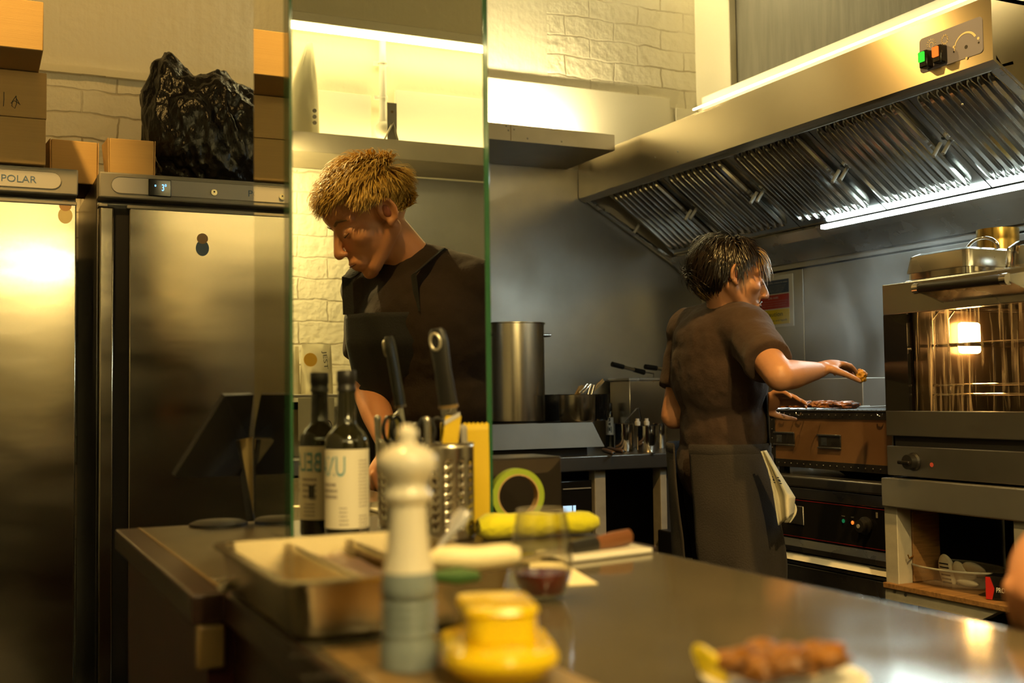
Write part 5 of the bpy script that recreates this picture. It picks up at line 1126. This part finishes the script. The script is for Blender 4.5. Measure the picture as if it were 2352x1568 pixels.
def face_bits(root, body, c, f, u, k, browm, lidm, lipm, skinm):
    earm = mat('ear_shade', (.26,.075,.035), .5)
    r = f.cross(u); P = lambda a, e, g: c+f*a*k+r*e*k+u*g*k
    for s in (-1,1):
        e = P(-.010,.079*s,-.008)+r*s*.0042*k; MB().ell(e, (.0105*k,.0035*k,.016*k), (f-r*s*.35).normalized(), (r+f*.35*s).normalized(), u, 16, 10).build('ear_hollow', earm, root)
        b = MB(); b.tube([P(.0855,.012*s,.0225), P(.083,.03*s,.0275), P(.070,.050*s,.020)], [(.003*k,.0035*k),(.003*k,.0042*k),(.0015*k,.002*k)], 8); b.build('eyebrow', browm, root)
        b = MB(); b.tube([P(.0835,.019*s,-.0085), P(.0875,.031*s,-.0115), P(.079,.044*s,-.0075)], [.0008*k,.0016*k,.0008*k], 8); b.build('eyelash', lidm, root)
        MB().ell(P(.0765,.031*s,-.0085), .0102*k, n=14, m=10).build('eyelid', skinm, root)
    b = MB(); b.tube([P(.093,-.019,-.0742), P(.0995,-.008,-.0732), P(.1005,0,-.0738), P(.0995,.008,-.0732), P(.093,.019,-.0742)], [.0008*k,.0016*k,.0018*k,.0016*k,.0008*k], 8); b.build('mouth_line', lipm, root)
def hair(root, name, m, c, f, u, k, mask, n, Lf, flow, seed, wid=.006, puff=1.0, grav=.3, cap=True):
    r = f.cross(u); rnd = random.Random(seed); c0 = c-f*.018*k+u*.030*k; R3 = (.0985*k*puff,.0785*k*puff,.0875*k*puff)
    W_ = lambda d, s=1.: c0+f*d[0]*R3[0]*s+r*d[1]*R3[1]*s+u*d[2]*R3[2]*s
    b = MB()
    if cap:
        nn, mm = 48, 28; vs = []; ok = []
        for i in range(mm+1):
            th = PI*i/mm
            for j in range(nn):
                ph = 2*PI*j/nn; d = (math.sin(th)*math.cos(ph), math.sin(th)*math.sin(ph), math.cos(th)); vs.append(W_(d,1.035)); ok.append(mask(d))
        b.add(vs, [(i*nn+j, i*nn+(j+1)%nn, (i+1)*nn+(j+1)%nn, (i+1)*nn+j) for i in range(mm) for j in range(nn) if ok[i*nn+j] and ok[(i+1)*nn+j] and ok[i*nn+(j+1)%nn]])
    cnt = 0
    while cnt < n:
        z = rnd.uniform(-.75,1); a = rnd.uniform(0,2*PI); q = math.sqrt(max(0,1-z*z)); d = (q*math.cos(a), q*math.sin(a), z)
        if not mask(d): continue
        cnt += 1; p = W_(d,1.0); nrm = (f*d[0]/R3[0]+r*d[1]/R3[1]+u*d[2]/R3[2]).normalized()
        fl = flow(d); dr = (f*fl[0]+r*fl[1]+u*fl[2]); dr = (dr-nrm*dr.dot(nrm)); dr = dr.normalized() if dr.length > 1e-4 else nrm
        dr = (dr+nrm*rnd.uniform(.15,.5)+Vector((rnd.gauss(0,.18),rnd.gauss(0,.18),rnd.gauss(0,.18)))).normalized()
        L = Lf(d)*k*rnd.uniform(.75,1.2); st = L/6; pts = [p-nrm*.004]
        for i in range(6):
            p = p+dr*st; pts.append(p)
            rel = p-c0; e = Vector((rel.dot(f)/R3[0], rel.dot(r)/R3[1], rel.dot(u)/R3[2])); ln = e.length
            nr = (f*e[0]/R3[0]+r*e[1]/R3[1]+u*e[2]/R3[2]).normalized()
            dr = (dr+V(0,0,-grav)*rnd.uniform(.5,1.2)+Vector((rnd.gauss(0,.07),rnd.gauss(0,.07),rnd.gauss(0,.07)))).normalized()
            if ln < 1.10 and dr.dot(nr) < 0: dr = (dr-nr*dr.dot(nr)*1.1).normalized()
            if ln > 1.28 and dr.dot(nr) > 0: dr = (dr-nr*dr.dot(nr)*.8).normalized()
        w_ = wid*k*rnd.uniform(.6,1.2); b.tube(pts, [(w_*.55,w_*.35),(w_,w_*.45),(w_,w_*.42),(w_*.9,w_*.4),(w_*.7,w_*.32),(w_*.45,w_*.22),(w_*.08,w_*.08)], 4, flat=nrm.cross(dr))
    return b.build(name, m, root, rec=False, smooth=80)
def hairmat(name, c1, c2, rough=.38):
    return mat(name, c1, rough, var=.5, vscale=70, col2=c2, spec=.6)
def flipv(v): return V(v.x,-v.y,v.z)
def torso(b, pel, waist, chest, sh_l, sh_r, neck, f, k=1., inf=0.):
    lt = (sh_l-sh_r).normalized(); up = (neck-pel).normalized()
    ff = lt.cross(up).normalized(); ff = ff if ff.dot(f) > 0 else -ff; up2 = ff.cross(lt)*(1 if ff.cross(lt).dot(up) > 0 else -1)
    b.ell(pel, ((.165+inf)*k,(.118+inf)*k,(.13+inf)*k), lt, ff, up2); b.ell(waist, ((.148+inf)*k,(.108+inf)*k,(.15+inf)*k), lt, ff, up2)
    b.ell(chest, ((.172+inf)*k,(.118+inf)*k,(.19+inf)*k), lt, ff, up2); b.ell(chest+up2*.07*k-ff*.012*k, ((.165+inf)*k,(.095+inf)*k,(.12+inf)*k), lt, ff, up2)
    b.cap(sh_l, neck-up*.03*k, (.064+inf)*k, (.062+inf)*k); b.cap(sh_r, neck-up*.03*k, (.064+inf)*k, (.062+inf)*k); b.cap(pel.lerp(waist,.3), chest, (.10+inf)*k, (.105+inf)*k)
# ---------- the dark haired cook at the grill
f1 = V(.955,-.295,0).normalized(); l1 = V(.22,.975,0).normalized()
S0 = PS(1652,752,3.40); pel = PS(1664,1090,3.42); wai = PS(1662,985,3.42); che = PS(1652,850,3.41); nk = PS(1668,705,3.38)
shR = S0-l1*.145+V(.025,0,-.022); shL = S0+l1*.175+V(-.02,0,-.005)
elR = PS(1792,864,3.02); wrR = PS(1872,852,3.15); elL = PS(1548,955,3.52); wrL = PS(1728,938,3.42)
t1 = thing('person', 'dark haired cook in a brown T-shirt and apron reaching over the grill', 'person', (pel.x,pel.y,0))
hc = PS(1684,634,3.36); hf = V(.90,-.36,-.22).normalized(); hu = V(.22,-.02,.97); hu = (hu-hf*hu.dot(hf)).normalized()
b = MB(); torso(b, pel, wai, che, shL, shR, nk, f1, .93, -.018)
b.cap(nk-V(0,0,.03), hc-hf*.022-hu*.05, .056, .052)
head(b, hc, hf, hu, .97)
b.cap(shR, elR, .050, .041); b.cap(elR, elR.lerp(wrR,.35), .040, .040); b.cap(elR.lerp(wrR,.35), wrR, .040, .026)
b.cap(shL, elL, .050, .041); b.cap(elL, elL.lerp(wrL,.35), .040, .039); b.cap(elL.lerp(wrL,.35), wrL, .039, .026)
tipsR, thR = hand(b, wrR+ (wrR-elR).normalized()*.02, (PS(1925,826,3.22)-wrR), V(.35,.2,-1), .92, .72, left=False, thumb_in=.5)
hand(b, wrL+(wrL-elL).normalized()*.01, (PS(1768,920,3.40)-wrL), V(-.3,-.6,-.6), .95, .75, left=True, thumb_in=.2)
fl_ = V(pel.x,pel.y,0)
for s_, fx in ((1,.02),(-1,.06)):
    hp = pel+l1*.085*s_-V(0,0,.05); kn_ = V(hp.x+.03,hp.y,.49); an = V(hp.x-.01+fx*.3,hp.y,.09)
    b.cap(hp, kn_, .082, .056); b.cap(kn_, an, .052, .038)
body1 = b.build('body', M['skin'], t1); remesh(body1, .0042, 8, .5)
b = MB(); torso(b, pel+V(0,0,.03), wai, che, shL, shR, nk-V(0,0,.025), f1, .93, .024)
for sh, el in ((shR,elR),(shL,elL)): e_ = sh.lerp(el,.70); b.cap(sh, e_.lerp(sh,.3), .068, .069); b.tube([sh.lerp(e_,.4), e_], [.069,.070], 24)
sh1 = b.build('t_shirt', M['shirt'], t1); remesh(sh1, .006, 26, .6); wrinkle(sh1, .07, .012)
b = MB()
for s_ in (1,-1):
    hp = pel+l1*.085*s_-V(0,0,.05); b.cap(hp, V(hp.x+.03,hp.y,.49), .095, .075); b.tube([V(hp.x+.03,hp.y,.5), V(hp.x,hp.y,.06)], [.075,.068], 20)
o = b.build('trousers', M['trouser'], t1); remesh(o, .010, 3)
for s_ in (1,-1):
    hp = pel+l1*.085*s_; sho = MB(); sho.ell((hp.x+.06,hp.y,.045), (.14,.05,.045), n=20, m=12); sho.box((hp.x-.07,hp.y-.045,.001),(hp.x+.18,hp.y+.045,.02)); sho.build('shoe', M['black'], t1)
def skirt(u, v_):
    a = -2.62+5.85*u; z_ = pel.z+.085-(.62)*v_; fl = 1+.10*v_; cr = .012*v_*math.sin(a*7+2*v_)+.010*noise.noise(V(a*1.8,z_*9,2))*(.3+v_)
    rx, ry = .142*fl+cr, .186*fl+cr
    return V(pel.x,pel.y,z_)+f1*(rx*math.cos(a))+l1*(ry*math.sin(a))+f1*(-.02+.05*v_)
sk = MB().grid(skirt, 90, 30).build('apron', M['apron'], t1, solid=.003)
bt = MB(); bt.tube([skirt(u/60,.012)+V(0,0,.004) for u in range(61)], [(.016,.003)]*61, 8, flat=(0,0,1)); bt.build('apron_tie', M['apron'], t1)
b = MB(); b.grid(lambda u,v_: che+f1*(.150-.05*abs(u-.5)*2)+l1*(.17*(u-.5)*(1.35-.5*v_))+V(0,0,-.22+.36*v_)+f1*.0*v_, 10, 12); b.build('apron_bib', M['apron2'], t1, solid=.003)
dk = hairmat('dark_hair', (.007,.0055,.005), (.022,.013,.008), .30); bl_ = hairmat('bleached_hair', (.42,.27,.10), (.16,.09,.035), .4)
def m1(d):   # forehead, ears and neck stay clear
    if d[0] > .40 and d[2] < .66-.25*(1-d[0]): return False
    if d[0] > .16 and d[2] < .30: return False
    if d[2] < -.15 and d[0] > -.02: return False
    if abs(d[1]) > .55 and d[2] < -.12 and d[0] > -.12: return False
    return d[2] > -.80
hair(t1, 'hair', dk, hc, hf, hu, .97, m1, 6500, lambda d: .060+.035*(d[0] < -.3)-.012*(d[0] > .3), lambda d: (d[0]+.25 if d[0] > -.1 else d[0]-.2, d[1]*.9, -.75 if d[2] < .6 else -.1), 3, .0021, .97, .30)
hair(t1, 'bleached_hair', bl_, hc, hf, hu, .97, lambda d: (d[2] < -.42 and d[0] < -.30 and abs(d[1]) < .6), 420, lambda d: .075, lambda d: (d[0]-.2,d[1]*.3,-1), 5, .0024, 1.03, .5, cap=False)
hair(t1, 'bleached_fringe', bl_, hc, hf, hu, .97, lambda d: (d[0] > .55 and d[2] > .38 and d[2] < .8), 220, lambda d: .075, lambda d: (1,d[1],-.4), 6, .0028, 1.04, .45, cap=False)
face_bits(t1, body1, hc, hf, hu, .97, dk, M['ink'], mat('lip_line', (.10,.03,.02), .6), M['skin'])
r_ = hf.cross(hu); P_ = lambda a,e,g: hc+(hf*a+r_*e+hu*g)*.97
b = MB()
for s_ in (-1,1): b.tube([P_(.098,.002*s_,-.0585), P_(.096,.014*s_,-.061), P_(.088,.024*s_,-.070)], [(.0025,.0035),(.0025,.0035),(.001,.001)], 8)
b.tube([P_(.083,0,-.090), P_(.084,0,-.112)], [(.004,.002),(.007,.003)], 8); b.build('moustache', dk, t1)
# kebab piece in the cook's fingers
p = (tipsR[0]+tipsR[1])*.5*.75+thR*.25+(wrR-elR).normalized()*.024; o = meat(p, (.018,.018,.019), 40, 'yellow browned morsel held in the fingers of the dark haired cook', None, 'held_morsel'); o.data.materials[0] = mat('yellow_morsel', (.62,.30,.015), .4, var=.6, vscale=60, col2=(.25,.09,.005), bump=.5, bscale=90); tag(o, 'yellow browned morsel held in the fingers of the dark haired cook', 'food')
p0_, p1_ = PS(1768,862,3.34), PS(1832,843,3.34); 
t = thing('white_card', 'small white and yellow tag behind the reaching arm of the cook', 'card', PX(1865,832,3.05))
q = PX(1865,834,2.79); MB().box((2.786,PX(1896,830,2.79).y,q.z-.012),(2.796,PX(1836,834,2.79).y,q.z+.004)).build('card', M['white'], t)
# tea towel tucked into the apron
st_ = mat('towel_cloth', (.72,.66,.50), .85, bump=.15, bscale=200); nv = mat('navy_stripe', (.03,.035,.07), .85)
tt = thing('tea_towel', 'cream striped tea towel tucked into the dark haired cook apron', 'towel', PS(1755,1040,3.16))
def towel(u, v_, o=0):
    L_ = [(1748,1036),(1764,1078),(1776,1130),(1788,1206)]; Rr = [(1760,1034),(1790,1085),(1826,1142),(1822,1180)]
    def ev(P, v_): x = v_*3; i = min(2,int(x)); fr_ = x-i; return (P[i][0]*(1-fr_)+P[i+1][0]*fr_, P[i][1]*(1-fr_)+P[i+1][1]*fr_)
    a, c = ev(L_,v_), ev(Rr,v_); x = a[0]+(c[0]-a[0])*u; y = a[1]+(c[1]-a[1])*u
    return PS(x,y,3.135+.022*math.sin(u*7.5)*(.2+v_)-o)
MB().grid(lambda u,v_: towel(u,v_), 24, 24).build('cloth', st_, tt, solid=.003)
for v0,v1 in ((.40,.415),(.43,.465),(.48,.495)):
    MB().grid(lambda u,v_: towel(u, v0+(v1-v0)*v_+.03*(1-u), .0026), 24, 2).build('navy_stripe', nv, tt)
MB().grid(lambda u,v_: PS(1802+ (12+16*math.sin(PI*v_))*u, 1142+58*v_, 3.165+.012*math.sin(u*3)), 10, 12).build('back_fold', st_, tt, solid=.003)
# ---------- the blond cook who is seen in the mirror (he stands right of the camera)
s2 = 2.95
hc = MS(846,500,2.95); hf = flipv(-_R*.70-_U*.50-_F*.42).normalized(); hu = flipv(-_R*.46+_U*.86-_F*.12); hu = (hu-hf*hu.dot(hf)).normalized()
shN, shF = MS(1084,668,2.98), MS(858,668,3.08); nk = MS(952,585,3.00); che = MS(985,790,3.02); wai = MS(1012,930,3.04); pel = MS(1050,1060,3.20)
f2 = flipv(-_R*.62-_F*.70); f2 = V(f2.x,f2.y,0).normalized()
t2 = thing('person', 'blond cook in a dark T-shirt and charcoal apron looking down, reflected in the mirror pillar', 'person', (pel.x,pel.y,0))
elN, wrN = MS(1114,885,2.99), MS(960,1000,3.08); elF, wrF = MS(850,905,3.02), PS(2440,1190,1.10); hdF = MS(695,1078,2.84)
hdF = PS(2395,1330,1.075)
b = MB(); torso(b, pel, wai, che, shN, shF, nk, f2, 1.0, -.018)
b.cap(nk-V(0,0,.03), hc-hf*.025-hu*.06, .062, .058); head(b, hc, hf, hu, 1.13)
for sh, el, wr in ((shN,elN,wrN),(shF,elF,wrF)): b.cap(sh, el, .052, .043); b.cap(el, el.lerp(wr,.35), .043, .042); b.cap(el.lerp(wr,.35), wr, .042, .028)
hand(b, wrN, MS(880,1030,3.06)-wrN, V(0,0,-1), 1., .8, left=False)
hand(b, wrF, hdF-wrF, V(.2,0,-1), 1., 1.15, left=True)
l2 = (shN-shF).normalized(); l2 = V(l2.x,l2.y,0).normalized()
for s_ in (1,-1):
    hp = pel+l2*.09*s_-V(0,0,.05); kn_ = V(hp.x,hp.y,.5)+f2*.02; an = V(hp.x,hp.y,.09); b.cap(hp, kn_, .088, .06); b.cap(kn_, an, .055, .04)
body2 = b.build('body', M['skin2'], t2); remesh(body2, .0042, 8, .5)
b = MB(); torso(b, pel+V(0,0,.03), wai, che, shN, shF, nk-V(0,0,.02), f2, 1.0, .026)
for sh, el in ((shN,elN),(shF,elF)): e_ = sh.lerp(el,.66); b.cap(sh, e_.lerp(sh,.3), .076, .077); b.tube([sh.lerp(e_,.4), e_], [.077,.078], 24)
sh2 = b.build('t_shirt', M['shirt2'], t2); remesh(sh2, .006, 26, .6); wrinkle(sh2, .07, .012)
b = MB()
for s_ in (1,-1):
    hp = pel+l2*.09*s_-V(0,0,.05); b.cap(hp, V(hp.x,hp.y,.5), .10, .08); b.tube([V(hp.x,hp.y,.5), V(hp.x,hp.y,.06)], [.08,.07], 20)
o = b.build('trousers', M['trouser'], t2); remesh(o, .010, 3)
for s_ in (1,-1):
    hp = pel+l2*.09*s_+f2*.06; MB().ell((hp.x,hp.y,.046), (.14,.052,.045), f2, l2, n=20, m=12).build('shoe', M['black'], t2)
up2 = (nk-pel).normalized()
def bib(u, v_):   # apron front over the chest and down
    w_ = .118+(.05*(1-v_) if v_ > .5 else .06); a = (u-.5)*2
    base = pel.lerp(che,min(1,v_*1.25)) if v_ < .8 else che.lerp(nk,(v_-.8)*1.6)
    return base+l2*(a*w_)+f2*(.186-.05*a*a-.02*max(0,v_-.7)+.005*math.sin(a*6+v_*8))
MB().grid(bib, 20, 30).build('apron_bib', M['apron2'], t2, solid=.003)
def sk2(u, v_):
    a = -2.3+4.6*u; rx = .15+.02*v_; return V(pel.x,pel.y,pel.z+.06-.6*v_)+f2*(rx*math.cos(a)*1.05)+l2*(.2*math.sin(a))
MB().grid(sk2, 40, 10).build('apron_skirt', M['apron2'], t2, solid=.003)
tl, tr_ = bib(.08,1.0), bib(.92,1.0); sl, sr = nk-l2*.090+f2*.02+V(0,0,.004), nk+l2*.090+f2*.02+V(0,0,.004)
pts = [tl, tl.lerp(sl,.5)+f2*.055+V(0,0,.012), sl, nk-l2*.055-f2*.055+V(0,0,.0), nk-f2*.070+V(0,0,-.012), nk+l2*.055-f2*.055+V(0,0,.0), sr, tr_.lerp(sr,.5)+f2*.055+V(0,0,.012), tr_]
b = MB(); b.tube(pts, [(.003,.016)]*9, 8, flat=V(0,0,1).cross(l2))
b.build('neck_strap', M['apron2'], t2)
bd = hairmat('blond_hair', (.80,.54,.13), (.50,.30,.06), .36)
def m2(d):
    if d[0] > .45 and d[2] < .50: return False
    if abs(d[1]) > .45 and d[2] < -.05 and d[0] > -.25: return False
    if d[2] < -.1 and d[0] > -.1: return False
    return d[2] > -.62
hair(t2, 'hair', bd, hc, hf, hu, 1.13, m2, 9500, lambda d: .026+.036*max(0,min(1,(d[2]+.1)*1.6))-.018*(d[0] > .35 and d[2] < .75), lambda d: (d[0]+.45, d[1]*.9, -.2 if d[2] < .5 else .3), 8, .0016, 1.05, .07)
face_bits(t2, body2, hc, hf, hu, 1.13, hairmat('brow_hair', (.22,.11,.03), (.12,.06,.02)), mat('lash', (.05,.02,.012), .6), mat('lip_line2', (.12,.03,.02), .6), M['skin2'])
# ---------- things on the front wall that show in the mirror
YS = -1.12
def pouch(name, label, px0, px1, ptop, pbot, yr, m, marks=None, lean=0):
    a, c = MY(px0,pbot,yr), MY(px1,pbot,yr); zt__ = MY((px0+px1)/2,ptop,yr).z; zb__ = a.z if marks != 'shelf' else 2.2375
    t = thing(name, label, 'pouch', ((a.x+c.x)/2,yr,zb__)); cx, hw = (a.x+c.x)/2, abs(a.x-c.x)/2
    def s(u, v_):
        ang = 2*PI*u; w_ = hw*(1-.10*v_*v_) if lean == 0 else hw*(1-v_**2.2*.85); th = .045*(1-v_)**.7+.001
        return V(cx+lean*hw*v_**2+w_*math.cos(ang), yr+th*math.sin(ang)+.004*noise.noise(V(math.cos(ang)*4,v_*6,1)), zb__+(zt__-zb__)*v_)
    MB().grid(s, 32, 16).build('pouch', m, t); return t, cx, hw, zb__, zt__
cr = mat('cream_pouch', (.62,.56,.36), .45, bump=.12, bscale=14)
t, cx, hw, z0_, z1_ = pouch('paper_pouch', 'cream pouch with small round marks standing on the mirrored shelf', 655, 734, 96, 300, -1.25, cr, 'shelf', lean=.45)
for i in range(3): MB().lathe([(0,0),(.009,0),(.009,.002),(0,.002)], (cx+hw*.55,-1.25+.042,z0_+.09+.026*i), 16, (0,1,0)).build('round_mark', M['grey_pl'], t)
# white pipe with a round lamp globe on the wall
a, c = MY(878,78,-1.30), MY(873,278,-1.30)
t = thing('wall_pipe', 'white conduit pipe with a round white lamp globe at its lower end, in the mirror', 'pipe', (a.x,-1.32,c.z))
MB().tube([a,V(a.x,a.y,c.z)], .016, 20).build('pipe', M['white'], t)
for z_ in (MY(876,143,-1.3).z, MY(874,222,-1.3).z): MB().lathe([(.017,-.006),(.021,-.006),(.021,.006),(.017,.006)], (a.x,-1.30,z_), 20, cap=False).obox((a.x,-1.325,z_),(.032,0,0),(0,.006,0),(0,0,.008)).build('pipe_clip', M['white'], t)
MB().ell((a.x,-1.285,c.z-.045), .042, n=28, m=16).build('lamp_globe', M['gloss_white'], t); MB().tube([V(a.x,-1.30,c.z+.01),V(a.x,-1.30,c.z-.01)], .021, 20).build('lamp_collar', M['white'], t)
a, c = MY(900,236,-1.10), MY(900,314,-1.10); t = thing('grey_scraper', 'grey bladed scraper standing on the mirrored shelf beside the pipe', 'scraper', (a.x,-1.10,2.238))
MB().box((a.x-.022,-1.104,2.238),(a.x+.022,-1.098,a.z)).build('blade', M['grey_pl'], t, bevel=.002); MB().lathe([(0,0),(.006,0),(.006,.002),(0,.002)], (a.x,-1.098,a.z-.04), 16, (0,1,0)).build('hole_ring', M['ctrim'], t)
MB().tube([(a.x,-1.09,2.33),(a.x-.05,-1.07,2.240)], .004, 8).tube([(a.x,-1.09,2.33),(a.x+.02,-1.07,2.240)], .004, 8).build('prop_wire', M['chrome'], t)
# low steel shelf with pouches and jars behind the blond cook
lz = MY(720,906,-1.1).z
t = thing('glass_shelf', 'low pale shelf with pouches in the mirror behind the dark bottles', 'shelf', (1.3,-1.2,0))
MB().box((.7,-1.33,lz-.012),(1.62,-.98,lz)).build('shelf_board', M['wpaint'], t, bevel=.002)
for x in (.72,1.58): MB().box((x,-1.32,.9205),(x+.02,-1.0,lz-.013)).build('shelf_leg', M['wpaint'], t)
t, cx, hw, z0_, z1_ = pouch('coffee_pouch', 'cream pouch with a yellow oval and vertical lettering, in the mirror', 690, 764, 790, 905, -1.1, cr)
b = MB(); oc = mat('ochre_print', (.62,.34,.02), .5); px_ = MY(706,838,-1.1)
MB().lathe([(0,0),(.028,0),(.028,.002),(0,.002)], (px_.x,-1.054,px_.z+.02), 24, (0,1,.1)).build('oval_print', oc, t)
text('JEST', 'lettering', M['ink'], t, (px_.x+.045,-1.050,px_.z+.055), (.1,0,-1), (1,0,.1), .075, .022)
pouch('coffee_pouch', 'cream pouch at the left edge of the mirror, left of the lettered pouch', 650, 688, 795, 905, -1.12, cr)
def jar(px, w_, label, lid):
    p = MY(px,1000,-1.02); t = thing('storage_jar', label, 'jar', (p.x,-1.08,.921)); h_ = lz-.06-.921
    MB().lathe([(0,0),(w_,0),(w_,h_*.9),(w_*.85,h_),(0,h_)], (p.x,-1.08,.921), 28).build('jar_body', cr, t); MB().lathe([(0,0),(w_*.95,0),(w_*.95,.03),(0,.03)], (p.x,-1.08,.921+h_+.0005), 28).build('jar_lid', lid, t)
    return p, h_
p, h_ = jar(676,.05,'white jar with a black lid at the left edge of the mirror',M['black'])
q0, q1 = MY(685,912,-.975), MY(768,1010,-.975)
t = thing('menu_card', 'cream card with large black handwriting hanging below the shelf in the mirror', 'sign', (q0.x,-.975,q1.z))
MB().box((min(q0.x,q1.x),-.978,q1.z),(max(q0.x,q1.x),-.975,lz-.014)).build('card', cr, t)
text('Olive', 'lettering', M['ink'], t, (max(q0.x,q1.x)-.01,-.9745,q1.z+.03), (-1,0,0), (0,0,1), .085, .05)

# ------------------------------------------------------------------ smoke over the grill
sm = bpy.data.materials.new('grill_smoke'); sm.use_nodes = True; n, l = nodes(sm); n.clear()
o_ = n.new('ShaderNodeOutputMaterial'); vs_ = n.new('ShaderNodeVolumeScatter'); vs_.inputs['Color'].default_value = (.85,.87,.9,1); vs_.inputs['Anisotropy'].default_value = .2
tc_ = n.new('ShaderNodeTexCoord'); mp = n.new('ShaderNodeMapping'); mp.inputs['Scale'].default_value = (4,4,2.6); mp.inputs['Rotation'].default_value = (.3,.2,0); l.new(tc_.outputs['Object'], mp.inputs[0])
ns = n.new('ShaderNodeTexNoise'); ns.inputs['Scale'].default_value = 1; ns.inputs['Detail'].default_value = 3; ns.inputs['Distortion'].default_value = 1.2; l.new(mp.outputs[0], ns.inputs['Vector'])
rp = n.new('ShaderNodeMapRange'); rp.inputs[1].default_value = .46; rp.inputs[2].default_value = .75; rp.inputs[3].default_value = 0; rp.inputs[4].default_value = 2.6; l.new(ns.outputs[0], rp.inputs[0])
ln_ = n.new('ShaderNodeVectorMath'); ln_.operation = 'LENGTH'; sc2 = n.new('ShaderNodeVectorMath'); sc2.operation = 'MULTIPLY'; sc2.inputs[1].default_value = (2.7,2.4,2.6); l.new(tc_.outputs['Object'], sc2.inputs[0]); l.new(sc2.outputs[0], ln_.inputs[0])
fa = n.new('ShaderNodeMapRange'); fa.inputs[1].default_value = 1; fa.inputs[2].default_value = .2; l.new(ln_.outputs['Value'], fa.inputs[0])
ml = n.new('ShaderNodeMath'); ml.operation = 'MULTIPLY'; l.new(rp.outputs[0], ml.inputs[0]); l.new(fa.outputs[0], ml.inputs[1]); l.new(ml.outputs[0], vs_.inputs['Density']); l.new(vs_.outputs[0], o_.inputs['Volume'])
o = MB().ell((0,0,0), (.37,.42,.40), n=24, m=14).build('grill_smoke', sm, smooth=80); o.location = (2.66, 2.78, 1.36); o['kind'] = 'stuff'
tag(o, 'thin grey smoke drifting up from the grill in front of the steel wall', 'smoke')
